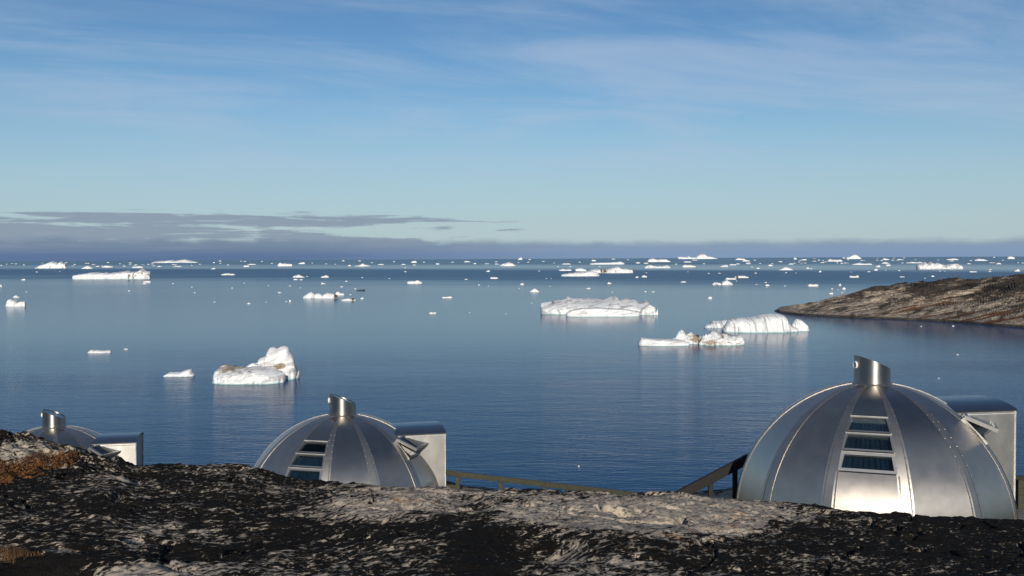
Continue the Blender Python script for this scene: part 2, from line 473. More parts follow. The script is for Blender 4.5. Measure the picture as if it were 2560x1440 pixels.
M['darkwood'] = plain('dark_timber', (0.016, 0.015, 0.013), 0.8, scale=9.0, stretch=(0.7, 6, 6), bump=0.004, alt=(0.009, 0.009, 0.009))  # near-black timber, darker than the other railings
M['plank'] = plain('grey_plank', (0.15, 0.15, 0.145), 0.85, scale=7.0, stretch=(0.6, 7, 7), bump=0.005, alt=(0.08, 0.08, 0.078))
M['shrub'] = plain('autumn_leaves', (0.21, 0.092, 0.025), 0.8, scale=11.0, alt=(0.055, 0.024, 0.010))
M['grass'] = plain('dry_grass', (0.16, 0.085, 0.034), 0.85, scale=12.0, alt=(0.06, 0.030, 0.013))
M['red'] = plain('red_jacket', (0.30, 0.03, 0.035), 0.8)
M['navy'] = plain('dark_jacket', (0.015, 0.018, 0.03), 0.8)
M['skin'] = plain('skin', (0.45, 0.28, 0.20), 0.6)
M['grey'] = plain('grey_cloth', (0.22, 0.17, 0.17), 0.8)

# ------------------------------------------------------------------ sea
ring = [(0.0, 0.0)]
V, Fc = [], []
n = 96
radii = [1.0, 60, 200, 600, 2000, 7000, 25000, 80000, 220000]
for r in radii:
    for i in range(n):
        a = 2 * math.pi * i / n
        V.append((r * math.sin(a), r * math.cos(a), 0.0))
Fc.append(tuple(range(n - 1, -1, -1)))
for q in range(len(radii) - 1):
    for i in range(n):
        j = (i + 1) % n
        Fc.append((q * n + i, q * n + j, (q + 1) * n + j, (q + 1) * n + i))
o = link('sea', mesh('sea', V, [tuple(reversed(f)) for f in Fc], M['water'], False))
tag(o, 'calm blue sea with ripples and slick bands reaching the horizon', kind='structure')

# ------------------------------------------------------------------ igloo sites (shared by the terrain)
RD = 2.3
SITES = [  # photo x of the axis, y of the dome top, forward distance, window heading
    (2180, 955, 17.05, -21.5), (857, 1033, 22.5, -16.4), (136, 1064, 27.4, -19.0)]
BASES = []
for (x, y, Y, hd) in SITES:
    p = at(x, y, Y); BASES.append(np.array([p[0], p[1], p[2] - RD]))

# ------------------------------------------------------------------ foreground rock
CREST = [(-400, 1066), (0, 1076), (60, 1079), (100, 1093), (150, 1100), (200, 1104), (250, 1117), (300, 1135), (330, 1150), (400, 1157), (560, 1162), (625, 1167),
         (700, 1190), (760, 1207), (830, 1212), (1000, 1220), (1115, 1222), (1400, 1231), (1550, 1232), (1650, 1228), (1720, 1233), (1840, 1243),
         (2000, 1260), (2080, 1271), (2200, 1281), (2300, 1289), (2450, 1296), (2560, 1301), (2960, 1330)]
cx_, cy_ = zip(*CREST)

def img_slope(x, y):
    """drop per metre of forward distance for photo pixel (x, y) arrays"""
    u = (x - W / 2) / F; v = (H / 2 - y) / F
    d1 = CMn[1, 0] * u + CMn[1, 1] * v - CMn[1, 2]
    d2 = CMn[2, 0] * u + CMn[2, 1] * v - CMn[2, 2]
    return -d2 / d1

def terrain_drop(X, Y):
    """drop below the eye at ground point X, Y (camera at the origin)"""
    r = np.hypot(X, Y)
    az = np.arctan2(X, Y)
    azc = np.clip(az, -R_(36), R_(36))
    fx = W / 2 + F * np.tan(azc)
    Yd = r * np.cos(azc)
    rc = 11.6 + 0.5 * np.sin(fx / 260.0) + 0.35 * np.sin(fx / 97.0 + 1.0) - 1.1 * sstep(fx, 1500, 2500)
    cy = np.interp(fx, cx_, cy_)
    crest = rc * img_slope(fx, cy)
    d0 = 5.4 * img_slope(fx, np.full_like(fx, 1440.0))
    t = np.clip((Yd - 5.4) / (rc - 5.4), 0, 1)
    front = d0 + (crest - d0) * t + 0.05 * np.sin(t * math.pi) * np.sin(fx / 330.0 + 0.6)
    # left: a knoll standing behind a mossy hollow
    wl = sstep(fx, 380, 190)
    y1 = np.interp(fx, [-400, 0, 200, 380], [1206, 1204, 1207, 1213])
    dk = 9.4 * img_slope(fx, y1)
    tk = np.clip((Yd - 5.4) / 4.0, 0, 1); tk2 = np.clip((Yd - 9.4) / (rc - 9.4), 0, 1)
    knoll = np.where(Yd < 9.4, d0 + (dk - d0) * tk, dk + (crest - dk) * (1 - (1 - tk2) ** 1.5))
    front = front * (1 - wl) + knoll * wl
    near = 1.62 + (d0 - 1.62) * np.clip(Yd / 5.4, 0, 1)
    d = np.where(Yd < 5.4, near, front)
    # behind the crest
    G = np.interp(fx, [136, 857, 2185, 2560], [CAMZ - BASES[2][2], CAMZ - BASES[1][2], CAMZ - BASES[0][2], CAMZ - BASES[0][2] + 0.12]) + 0.06 + 0.75 * np.exp(-((fx - 1480) / 260.0) ** 2)
    q = np.maximum(Yd - rc, 0)
    back = crest + 0.20 * q + 0.16 * q * q
    start = np.interp(fx, [136, 857, 2185, 2560], [31.5, 27.0, 20.0, 19.0])
    back = np.minimum(back, G) + 0.46 * np.maximum(Yd - start, 0)
    d = np.where(Yd > rc, np.maximum(back, crest), d)
    # sides and behind: open ground, rising gently inland behind the camera
    rear = 1.62 - 0.035 * np.maximum(r - 6, 0) + 0.25 * np.sin(X * 0.21) + 0.2 * np.sin(Y * 0.17 + X * 0.1)
    wr = sstep(np.abs(az), R_(55), R_(110))
    wr = np.maximum(wr, 0 * r)
    rear = np.where(r < 6, 1.62, rear)
    return d * (1 - wr) + rear * wr, Yd / rc, fx

GRID = {}
def build_rock():
    azs = np.concatenate([np.linspace(-180, -36, 60)[:-1], np.linspace(-36, 36, 1080), np.linspace(36, 180, 60)[1:]])
    azs = np.radians(azs[:-1])                     # closed ring
    rs = np.concatenate([np.geomspace(0.25, 4.3, 26)[:-1], np.linspace(4.3, 7.5, 150)[:-1], np.linspace(7.5, 14.8, 300)[:-1], np.geomspace(14.8, 125, 70)])
    A_, R2 = np.meshgrid(azs, rs)
    X, Y = R2 * np.sin(A_), R2 * np.cos(A_)
    d, rel, fx = terrain_drop(X, Y)
    inner = sstep(R2, 0.6, 3.5) * (1 - 0.85 * sstep(R2, 15, 22))
    # relief: swells, foliation ledges, pits
    c, s = math.cos(0.45), math.sin(0.45)
    U, Vv = X * c + Y * s, -X * s + Y * c
    sw = fbm(X * 0.55, Y * 0.55, 0, 3, 11) * 0.055
    c2, s2 = math.cos(-0.42), math.sin(-0.42)
    U2, V2 = X * c2 + Y * s2, -X * s2 + Y * c2
    led = (fbm(U2 * 0.6, V2 * 2.2, 0.3, 4, 23, 0.55, True) - 0.3) * 0.045
    qs = V2 * 0.95 + fbm(U2 * 0.45, V2 * 0.5, 2.0, 3, 61) * 1.3
    saw = qs - np.floor(qs)
    led = led + 0.085 * (saw - sstep(saw, 0.92, 1.0) - 0.45) * sstep(fbm(X * 0.4, Y * 0.4, 5.0, 2, 63), -0.25, 0.25)
    for (fu, fv, sd, dpt) in ((0.35, 0.75, 65, 0.08), (0.9, 0.3, 67, 0.06)):
        nn = np.abs(fbm(U2 * fu, V2 * fv, 7.0, 3, sd))
        led = led - dpt * (1 - sstep(nn, 0.0, 0.028))
    fine = fbm(U * 4.0, Vv * 9.0, 0.7, 4, 31, 0.6) * 0.030
    pit = fbm(X * 14, Y * 17, 0.1, 3, 41, 0.6) * 0.013
    left = sstep(fx, 420, 250) * sstep(rel, 0.80, 0.9)
    kn = (fbm(X * 1.6, Y * 1.6, 1.0, 4, 51, 0.6, True) - 0.72) * 0.17 * left
    # hollows: a scooped basin right of the middle and a shadowed hole bottom left
    def img_w(x0, y0, sx, sy):
        slope = d / np.maximum(R2 * np.cos(np.clip(A_, -0.63, 0.63)), 0.1)
        yy = 647 + slope * F
        return np.exp(-(((fx - x0) / sx) ** 2 + ((yy - y0) / sy) ** 2) ** 1.5)
    bas = img_w(1335, 1372, 100, 28) * 0.16 + img_w(1480, 1392, 60, 20) * 0.05
    hole = img_w(95, 1446, 150, 36) * 0.30
    notch = img_w(1150, 1262, 70, 26) * 0.10
    crestdamp = 1.0
    Z = CAMZ - d - 0.03 * inner + (sw * 0.7 + led + fine + pit + kn) * inner * crestdamp - (bas + hole + notch) * (R2 < 12.5)
    # blend to flat pads under the igloos
    for b in BASES:
        rr = np.hypot(X - b[0], Y - b[1])
        w = sstep(rr, 3.6, 2.4)
        Z = Z * (1 - w) + (b[2] - 0.03) * w
    GRID['az'], GRID['r'], GRID['z'] = azs, rs, Z
    P = np.stack([X, Y, Z], -1)
    me = gridmesh('rocky_ground', P, M['rock'], True, closed=True)
    # centre cap
    bm = bmesh.new(); bm.from_mesh(me); bm.verts.ensure_lookup_table()
    m_ = len(azs)
    try: bm.faces.new([bm.verts[i] for i in range(m_)])
    except Exception: pass
    bm.normal_update(); 
    bm.to_mesh(me); bm.free()
    bare_shade = (img_w(1650, 1270, 300, 26) * 0.35 + img_w(980, 1258, 150, 34) * 0.8 + img_w(1570, 1290, 350, 46) * 0.85 + img_w(1790, 1282, 160, 42) * 0.45 + img_w(1180, 1232, 160, 26) * 0.3
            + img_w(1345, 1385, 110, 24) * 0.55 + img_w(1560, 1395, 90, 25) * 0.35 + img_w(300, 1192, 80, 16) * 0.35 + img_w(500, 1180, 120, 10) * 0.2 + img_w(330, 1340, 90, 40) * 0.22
            + img_w(330, 1430, 230, 28) * 0.55 - img_w(90, 1425, 130, 40) * 0.7 + img_w(130, 1372, 35, 18) * 0.5 + img_w(60, 1120, 120, 40) * 0.32 + img_w(2080, 1440, 260, 50) * 0.18  # negative blob blackens the rock for the shadow in the lower left hole
            - img_w(2330, 1370, 300, 70) * 0.16 - img_w(1210, 1400, 90, 75) * 0.5 - img_w(450, 1290, 300, 60) * 0.05)  # middle blob paints the photographer's cast shadow into the lichen colour
    rust = img_w(1760, 1330, 190, 60) + img_w(1000, 1250, 120, 35) * 0.6
    vattr(me, 'bare_shade', bare_shade); vattr(me, 'rust', rust)
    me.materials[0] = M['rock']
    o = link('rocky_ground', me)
    tag(o, 'black lichened grey bedrock sloping away in the foreground', kind='structure')
    return o
build_rock()

def ground_z(x, y):
    d, _, _ = terrain_drop(np.array([x], float), np.array([y], float))
    return CAMZ - float(d[0])

# ------------------------------------------------------------------ headland
def build_headland():
    # stations along the headland: photo x, waterline y, ridge y, distance of ridge behind the waterline
    ST = [(1936, 778.5, 776, 6), (1950, 782, 768.5, 16), (2000, 788, 760, 28), (2050, 791, 752, 42), (2100, 793.5, 743, 54), (2150, 795.5, 732, 66), (2190, 797, 718.5, 76),
          (2250, 799.5, 708, 88), (2300, 801.5, 703, 96), (2370, 805, 697, 106), (2430, 809.5, 698, 112), (2480, 814, 692, 118), (2520, 817, 690, 122), (2560, 820.5, 686, 126),
          (2700, 835, 676, 140), (2900, 862, 664, 150), (3300, 905, 640, 160)]
    xs = np.array([s[0] for s in ST], float)
    nx, nt_ = 520, 190
    # denser spacing in view
    xi = np.concatenate([np.linspace(1936, 2570, 440), np.linspace(2570, 3300, 81)[1:]])
    nx = len(xi)
    wy = np.interp(xi, xs, [s[1] for s in ST]); ry = np.interp(xi, xs, [s[2] for s in ST]); dp = np.interp(xi, xs, [s[3] for s in ST])
    P = np.zeros((nt_, nx, 3)); T = np.linspace(0, 1, nt_)
    for i in range(nx):
        w = sea(xi[i], wy[i])
        Yr = w[1] + dp[i]
        rd = at(xi[i], ry[i], Yr)
        zr = rd[2]
        t = T * 1.9                                  # 0 waterline, 1 ridge, 1.9 far shore
        Yv = w[1] + dp[i] * t
        # keep on the viewing ray sideways so that the outline is that of the land itself
        Xv = w[0] * Yv / w[1]
        up = np.sin(np.clip(t, 0, 1) * math.pi / 2) ** 0.85
        Zf = zr * up
        tb = np.clip((t - 1) / 0.9, 0, 1)
        Zb = zr * (1 - tb ** 1.6) - 1.5 * tb
        Z = np.where(t <= 1, Zf, Zb)
        Z = np.where(t < 0.02, -1.0, Z)
        P[:, i, 0] = Xv; P[:, i, 1] = Yv; P[:, i, 2] = Z
    X, Y, Z = P[..., 0], P[..., 1], P[..., 2]
    c, s = math.cos(0.40), math.sin(0.40)
    # strata strike obliquely up the slope
    Q = Y * 0.8 - X * 0.42 + Z * 2.0
    Uu = X * 0.9 + Y * 0.42
    rid = fbm(Uu * 0.018, Q * 0.14, 0.2, 4, 71, 0.55, True)
    rid2 = fbm(Uu * 0.05, Q * 0.40, 0.6, 3, 83, 0.6, True)
    lump = fbm(X * 0.03, Y * 0.05, 0, 3, 91)
    env = sstep(Z, -0.5, 3.0)
    amp = np.clip(Z * 0.26, 0.25, 2.9)
    rid3 = fbm(Uu * 0.12, Q * 1.1, 0.9, 3, 87, 0.6, True)
    dz = (rid * 1.0 + rid2 * 0.7 + rid3 * 0.28 + lump * 0.6 - 1.05) * amp * env
    P[..., 2] += dz
    P[..., 1] += (fbm(X * 0.04, Z * 0.3, 3, 3, 97) * 3.0) * env
    me = gridmesh('headland', P, M['headland'], True)
    hol = sstep(-(rid * 0.7 + rid2 * 0.3), -0.25, 0.35)
    vattr(me, 'hollow', hol); vattr(me, 'upper', sstep(Z, 3, 17))
    o = link('headland', me)
    tag(o, 'low rocky headland with rust brown heath reaching into the bay', kind='structure')
    return P
HP = build_headland()

# ------------------------------------------------------------------ icebergs
def cells(x, y, z, seed):
    """piecewise planes over random cells: fracture faces with creases between them"""
    x, y, z = np.broadcast_arrays(x, y, z)
    ix, iy, iz = np.floor(x).astype(np.int64), np.floor(y).astype(np.int64), np.floor(z).astype(np.int64)
    best = np.full(x.shape, 1e9); val = np.zeros(x.shape)
    for a in (-1, 0, 1):
        for b in (-1, 0, 1):
            for c in (-1, 0, 1):
                cx, cy, cz = ix + a, iy + b, iz + c
                qx, qy, qz = cx + _h(cx, cy, cz, seed), cy + _h(cx, cy, cz, seed + 1), cz + _h(cx, cy, cz, seed + 2)
                d2 = (x - qx) ** 2 + (y - qy) ** 2 + (z - qz) ** 2
                pl = ((x - qx) * (_h(cx, cy, cz, seed + 3) - .5) + (z - qz) * (_h(cx, cy, cz, seed + 4) - .5) + (y - qy) * (_h(cx, cy, cz, seed + 6) - .5)) * 1.6 + (_h(cx, cy, cz, seed + 5) - .5) * 0.5
                m = d2 < best
                best = np.where(m, d2, best); val = np.where(m, pl, val)
    return val

def loft(pts, basey, xc, yc, depth=0.35, p=0.55, front=0.75, amp=0.10, seed=0, nu=60, nv=22, dirt=None, groove=0.0, crisp=False):
    """A body of ice from its outline (photo pixels), stood on the sea with real size and depth.
    Returns verts (n,3) relative to the berg's own origin (front waterline centre), faces, dirt values."""
    pts = sorted(pts); px_ = np.array([q[0] for q in pts], float); py_ = np.array([q[1] for q in pts], float)
    o0 = sea(xc, yc)
    fb = sea(0.5 * (px_[0] + px_[-1]), basey)
    s = fb[1] / F
    u = np.linspace(0, 1, nu)
    xp = px_[0] + (px_[-1] - px_[0]) * u
    hp = np.maximum(basey - np.interp(xp, px_, py_), 0.3)
    Wd = (px_[-1] - px_[0]) * s
    D = depth * Wd * 0.5
    rs = np.random.default_rng(seed)
    plan = np.clip(4 * u * (1 - u), 0, 1) ** 0.42 * 0.85 + 0.15
    dep = D * plan * (1 + 0.22 * fbm(u * 4.0, u * 0 + seed, 0, 3, seed))
    t = np.linspace(-0.10, math.pi + 0.10, nv)
    Cc, Sn = np.cos(t), np.sin(t)
    cY = -np.sign(Cc) * np.abs(Cc) ** p
    sZ = np.sign(Sn) * np.abs(Sn) ** p
    X = np.repeat(((xp - xc) * s)[:, None], nv, 1) + 0 * cY
    Yl = dep[:, None] * cY[None, :]
    tilt = front + (1 - front) * np.clip((cY + 1) * 0.75, 0, 1)
    Zh = (hp * s)[:, None] * (sZ * tilt)[None, :]
    hm = max(hp.max() * s, 1e-3)
    fx_, fy_, fz_ = X / hm, Yl / hm, Zh / hm
    k = 2.2
    n1 = fbm(fx_ * k, fy_ * k, fz_ * k, 4, seed + 3, 0.55, True)
    n2 = fbm(fx_ * k, fy_ * k + 9, fz_ * k, 4, seed + 5, 0.55)
    n3 = fbm(fx_ * 6, fy_ * 6, fz_ * 6 + 4, 3, seed + 9, 0.6, True)
    env = np.clip(Zh / hm * 3, 0, 1)
    cl = cells(fx_ * 2.1, fy_ * 2.1, fz_ * 2.1, seed + 21) + 0.45 * cells(fx_ * 5.0, fy_ * 5.0, fz_ * 5.0, seed + 31)
    Yl = Yl + (n1 * 0.5 + n3 * 0.3 + cl * 1.7) * amp * hm * 1.3
    Zh = Zh + (n2 * 0.5 + n3 * 0.2 + cl * 0.8) * amp * hm * env
    X = X + n2 * amp * hm * 0.4
    if groove:
        g = np.abs(np.sin(fx_ * 7.5 + n2 * 1.2)) ** 0.5
        Yl = Yl + (1 - g) * groove * hm * (cY < 0.2)
    # vertical ends: close with a column at the waterline centre
    yoff = fb[1] - o0[1] + D
    Vv = np.stack([X + (fb[0] - (0.5 * (px_[0] + px_[-1]) - xc) * s - o0[0]) , Yl + yoff, Zh], -1)
    e0 = Vv[0].copy(); e0[:, 2] = -0.3 * s; e0[:, 1] = e0[:, 1].mean()
    e1 = Vv[-1].copy(); e1[:, 2] = -0.3 * s; e1[:, 1] = e1[:, 1].mean()
    Vv = np.concatenate([e0[None], Vv, e1[None]], 0)
    N = nu + 2
    dv = np.zeros((N, nv))
    if dirt is not None:
        for (x0, sx, z0, sz, v) in dirt:             # photo x, spread, relative height, spread, amount
            ux = (Vv[..., 0] + 0) / s + xc
            zz = Vv[..., 2] / hm
            dv = np.maximum(dv, v * np.exp(-((ux - x0) / sx) ** 2 - ((zz - z0) / sz) ** 2))
    i = np.arange(N - 1)[:, None]; j = np.arange(nv - 1)[None, :]
    Q = np.stack([i * nv + j, (i + 1) * nv + j, (i + 1) * nv + j + 1, i * nv + j + 1], -1).reshape(-1, 4)
    uvw = Vv.reshape(-1, 3) / hm * 0.30
    return Vv.reshape(-1, 3), Q, dv.ravel(), uvw

def berg(name, lofts, xc, yc, mat, label, cat='iceberg', group=None, flat=False):
    Vs, Qs, Ds, Us, off = [], [], [], [], 0
    for kw in lofts:
        v, q, d, u = loft(xc=xc, yc=yc, **kw)
        Vs.append(v); Qs.append(q + off); Ds.append(d); Us.append(u); off += len(v)
    Vv, Q = np.concatenate(Vs), np.concatenate(Qs)
    me = bpy.data.meshes.new(name)
    me.from_pydata(Vv.tolist(), [], Q.tolist())
    me.materials.append(mat)
    me.polygons.foreach_set('use_smooth', np.full(len(Q), not flat))
    vattr(me, 'dirt', np.concatenate(Ds))
    a = me.attributes.new('uvw', 'FLOAT_VECTOR', 'POINT'); a.data.foreach_set('vector', np.concatenate(Us).astype(np.float32).ravel())
    me.update()
    o = link(name, me)
    p = sea(xc, yc); o.location = (p[0], p[1], 0)
    tag(o, label, cat, group)
    return o

def crop(pts, ox, oy, s): return [(ox + a / s, oy + b / s) for a, b in pts]
cA = lambda *p: crop(p, 0, 600, 4.0)
cB = lambda *p: crop(p, 640, 600, 4.0)
cC = lambda *p: crop(p, 1280, 600, 4.0)
cD = lambda *p: crop(p, 1900, 620, 3.879)
cE = lambda *p: crop(p, 1300, 720, 3.368)
cF = lambda *p: crop(p, 480, 840, 6.547)
def yA(v): return 600 + v / 4.0
def yE(v): return 720 + v / 3.368
def yD(v): return 620 + v / 3.879
def yF(v): return 840 + v / 6.547
G_BIG = 'large icebergs in the bay'

# nearest iceberg, left of centre: low dirty slab rising to a knobbly tower
berg('iceberg', [
    dict(pts=cF((262, 690), (290, 600), (330, 560), (430, 540), (540, 520), (640, 545), (760, 560), (880, 545), (1000, 535), (1150, 560), (1300, 600), (1450, 650)), basey=yF(795), depth=0.50, p=0.5, front=0.62, amp=0.085, seed=4, nu=90, nv=30,
         dirt=[(480 + 620 / 6.547, 46, 0.95, 0.28, 1.0)]),
    dict(pts=cF((330, 600), (430, 515), (540, 482), (620, 512), (700, 520), (760, 530), (870, 500), (960, 452), (1100, 470)), basey=yF(745), depth=0.30, p=0.6, front=0.9, amp=0.10, seed=14, nu=60, nv=20,
         dirt=[(480 + 620 / 6.547, 50, 0.95, 0.4, 1.0)]),
    dict(pts=cF((900, 520), (960, 455), (1040, 425), (1060, 372), (1120, 355), (1180, 330), (1190, 262), (1230, 205), (1290, 192), (1345, 222), (1400, 180), (1480, 178), (1535, 205), (1565, 265), (1600, 325), (1625, 395), (1640, 500), (1655, 600)), basey=yF(728), depth=0.46, p=0.72, front=0.86, amp=0.065, seed=6, nu=90, nv=34,
         dirt=[(480 + 1370 / 6.547, 20, 0.42, 0.12, 1.0)]),
    dict(pts=cF((1380, 650), (1430, 590), (1500, 540), (1580, 515), (1660, 522), (1710, 560), (1722, 620), (1700, 680)), basey=yF(706), depth=0.9, p=0.75, front=0.9, amp=0.05, seed=8, nu=40, nv=24),
], 628, yF(760), M['ice_dirty'], 'weathered dirty iceberg, low slab at left and knobbly twin topped tower, nearest to the igloos', group=G_BIG)

berg('iceberg', [
    dict(pts=crop([(1683, 565), (1760, 520), (1850, 518), (1920, 515), (1980, 490), (2063, 472), (2085, 535), (2115, 545)], 100, 840, 5.565), basey=840 + 570 / 5.565, depth=0.5, p=0.65, front=0.8, amp=0.09, seed=12, nu=40),
], 441, 942, M['ice'], 'small white iceberg with a pointed fin, beside the dirty tower iceberg')
berg('ice_floe', [
    dict(pts=crop([(640, 230), (680, 200), (700, 192), (725, 208), (760, 200), (840, 205), (880, 212), (900, 203), (955, 208), (963, 225)], 100, 840, 5.565), basey=840 + 240 / 5.565, depth=0.35, p=0.6, amp=0.12, seed=15, nu=36),
], 244, 883, M['ice_grey'], 'low flat ice floe with a knob at its left end, lone on the left bay', 'ice floe')

# broad grey tabular berg in the middle
berg('iceberg', [
    dict(pts=cC((295, 642), (420, 625), (550, 608), (575, 580), (620, 598), (760, 605), (960, 608), (1010, 595), (1065, 578), (1090, 590), (1110, 620), (1160, 604), (1260, 610), (1320, 640), (1345, 650), (1385, 620), (1415, 650), (1420, 668), (1468, 680), (1462, 700)), basey=yA(747), depth=0.42, p=0.34, front=0.42, amp=0.085, seed=21, nu=150, nv=44),
    dict(pts=cC((546, 735), (600, 706), (700, 686), (850, 680), (1000, 690), (1150, 700), (1250, 716), (1292, 722)), basey=yA(769), depth=0.30, p=0.30, front=0.95, amp=0.03, seed=22, nu=80, nv=24),
    dict(pts=cC((1280, 720), (1340, 670), (1385, 640), (1430, 668), (1468, 680), (1455, 720), (1440, 740)), basey=yA(752), depth=0.5, p=0.5, front=0.8, amp=0.12, seed=23, nu=36, nv=22),
], 1499, yA(760), M['ice_grey'], 'broad grey flat topped iceberg with a white front cliff, widest in the bay', group=G_BIG)

# striped berg by the headland
berg('iceberg', [
    dict(pts=cE((1563, 322), (1620, 306), (1625, 284), (1700, 280), (1790, 268), (1830, 290)), basey=yE(338), depth=0.5, p=0.55, front=0.7, amp=0.10, seed=31, nu=40, nv=20),
    dict(pts=cE((1735, 350), (1790, 275), (1880, 259), (1990, 255), (2060, 240), (2090, 226), (2230, 227), (2270, 245), (2290, 290), (2310, 330), (2380, 350)), basey=yE(378), depth=0.42, p=0.62, front=0.85, amp=0.06, seed=32, nu=130, nv=30, groove=0.03),
    dict(pts=cE((2290, 335), (2312, 300), (2325, 275), (2350, 262), (2390, 276), (2430, 310), (2450, 350)), basey=yE(366), depth=0.7, p=0.7, front=0.9, amp=0.08, seed=33, nu=34, nv=20),
], 1896, yE(370), M['ice_stripe'], 'white iceberg with dark vertical stripes, off the tip of the headland', group=G_BIG)

# jagged berg in front of it
berg('iceberg', [
    dict(pts=cE((1006, 470), (1030, 422), (1060, 427), (1150, 436), (1270, 438), (1350, 440), (1440, 465)), basey=yE(489), depth=0.34, p=0.40, front=0.9, amp=0.06, seed=41, nu=70, nv=22),
    dict(pts=cE((1285, 440), (1312, 424), (1330, 385), (1370, 354), (1390, 370), (1412, 412), (1425, 460)), basey=yE(478), depth=0.8, p=0.8, front=0.9, amp=0.06, seed=42, nu=36, nv=22),
    dict(pts=cE((1395, 440), (1415, 386), (1450, 378), (1485, 396), (1530, 410), (1570, 440)), basey=yE(474), depth=0.6, p=0.6, front=0.75, amp=0.16, seed=43, nu=36, nv=22, dirt=[(1300 + 1520 / 3.368, 14, 0.6, 0.6, 1.0)]),
    dict(pts=cE((1525, 470), (1560, 410), (1585, 395), (1640, 385), (1690, 380), (1712, 400), (1760, 398), (1830, 406), (1880, 405), (1900, 440), (1905, 462)), basey=yE(486), depth=0.42, p=0.5, front=0.62, amp=0.18, seed=44, nu=80, nv=28, dirt=[(1300 + 1620 / 3.368, 20, 0.25, 0.2, 0.9), (1300 + 1760 / 3.368, 26, 0.9, 0.3, 0.9)]),
], 1733, yE(486), M['ice_dirty'], 'long jagged iceberg with one sharp white tooth and dirty right half', group=G_BIG)

# left field
berg('iceberg', [
    dict(pts=cA((690, 352), (780, 340), (860, 325), (1000, 330), (1110, 330), (1160, 318), (1210, 315), (1225, 304), (1240, 318), (1300, 318), (1350, 315), (1385, 285), (1410, 308), (1440, 320), (1460, 322)), basey=yA(394), depth=0.25, p=0.36, front=0.8, amp=0.09, seed=51, nu=110, nv=24, dirt=[(322, 3.0, 0.2, 0.5, 1), (332, 1.6, 0.3, 0.8, 1), (352, 3, 0.5, 0.3, 0.9)]),
], 268, yA(394), M['ice_brown'], 'long flat white iceberg with a bump and dark cracks at its right end', group=G_BIG)
berg('iceberg', [
    dict(pts=cA((322, 280), (390, 246), (440, 235), (490, 213), (520, 225), (560, 236), (573, 214), (600, 235), (625, 238), (640, 278)), basey=yA(285), depth=0.4, p=0.7, front=0.8, amp=0.14, seed=52, nu=60),
], 120, yA(285), M['ice'], 'peaked white iceberg near the left edge, with a twin summit', group=G_BIG)
berg('iceberg', [
    dict(pts=cA((1490, 226), (1550, 210), (1620, 208), (1700, 199), (1720, 214), (1780, 198), (1830, 194), (1890, 210), (1962, 224)), basey=yA(229), depth=0.3, p=0.65, front=0.8, amp=0.08, seed=53, nu=50),
], 426, yA(229), M['ice_grey'], 'far double humped grey white iceberg on the left horizon', group=G_BIG)
berg('iceberg', [
    dict(pts=cA((37, 655), (55, 600), (80, 591), (140, 620), (152, 640), (190, 650)), basey=yA(668), depth=0.6, p=0.55, front=0.85, amp=0.10, seed=54, nu=40),
    dict(pts=cA((130, 645), (150, 632), (185, 616), (235, 617), (238, 640)), basey=yA(668), depth=0.6, p=0.5, front=0.85, amp=0.10, seed=55, nu=40),
], 34, yA(667), M['ice'], 'small two part white iceberg near the left edge, saddle shaped', group=G_BIG)
berg('iceberg', [
    dict(pts=cB((460, 570), (490, 545), (515, 528), (545, 521), (575, 540), (585, 565)), basey=yA(586), depth=0.9, p=0.7, amp=0.10, seed=56, nu=34),
    dict(pts=cB((565, 560), (590, 538), (625, 533), (650, 550), (660, 575)), basey=yA(587), depth=0.9, p=0.7, amp=0.10, seed=57, nu=30),
    dict(pts=cB((640, 565), (665, 545), (700, 530), (750, 535), (790, 550), (815, 572)), basey=yA(587), depth=0.6, p=0.7, amp=0.10, seed=58, nu=40, dirt=[(640 + 795 / 4, 6, 0.5, 0.9, 1.1)]),
], 799, yA(587), M['ice_brown'], 'lumpy cream iceberg of rounded knobs with a black right end', group=G_BIG)
berg('iceberg', [
    dict(pts=cB((788, 545), (800, 520), (820, 515), (835, 530), (870, 535), (880, 548)), basey=yA(553), depth=0.5, p=0.7, amp=0.08, seed=59, nu=30),
], 848, yA(553), M['ice'], 'small white iceberg touching the black ended knobby one')
berg('ice_floe', [
    dict(pts=cB((848, 600), (880, 590), (920, 582), (940, 592), (960, 582), (992, 595)), basey=yA(608), depth=0.4, p=0.7, amp=0.14, seed=60, nu=34, dirt=[(640 + 968 / 4, 5, 0.6, 0.9, 1.1)]),
], 870, yA(608), M['ice_brown'], 'low ice floe, white at left and black at right, before the knobby iceberg', 'ice floe')
berg('ice_floe', [
    dict(pts=cB((1000, 504), (1025, 500), (1040, 496), (1055, 500), (1075, 496), (1088, 498)), basey=yA(508), depth=0.4, p=0.7, amp=0.2, seed=61, nu=24, nv=10),
], 901, yA(508), M['ice_black'], 'small black low shape floating above the knobby iceberg', 'ice floe')

# right field
berg('iceberg', [
    dict(pts=cD((1548, 185), (1555, 160), (1600, 155), (1630, 134), (1650, 155), (1690, 138), (1715, 155), (1755, 142), (1800, 164), (1830, 170), (1900, 155), (1950, 151), (1995, 182)), basey=yD(205), depth=0.3, p=0.6, front=0.8, amp=0.15, seed=62, nu=90, nv=24, dirt=[(1900 + 1560 / 3.879, 4, 0.4, 0.8, 0.8)]),
], 2357, yD(205), M['ice_grey'], 'ridged white iceberg with several peaks, above the headland', group=G_BIG)
berg('iceberg', [
    dict(pts=cC((1666, 170), (1690, 166), (1760, 170), (1774, 156), (1790, 170), (1840, 174), (1860, 158), (1885, 144), (1935, 138), (1960, 164), (2000, 168), (2066, 186)), basey=yA(190), depth=0.2, p=0.6, amp=0.07, seed=63, nu=70),
], 1746, yA(190), M['ice'], 'far white iceberg with a round dome, highest on the horizon', group=G_BIG)
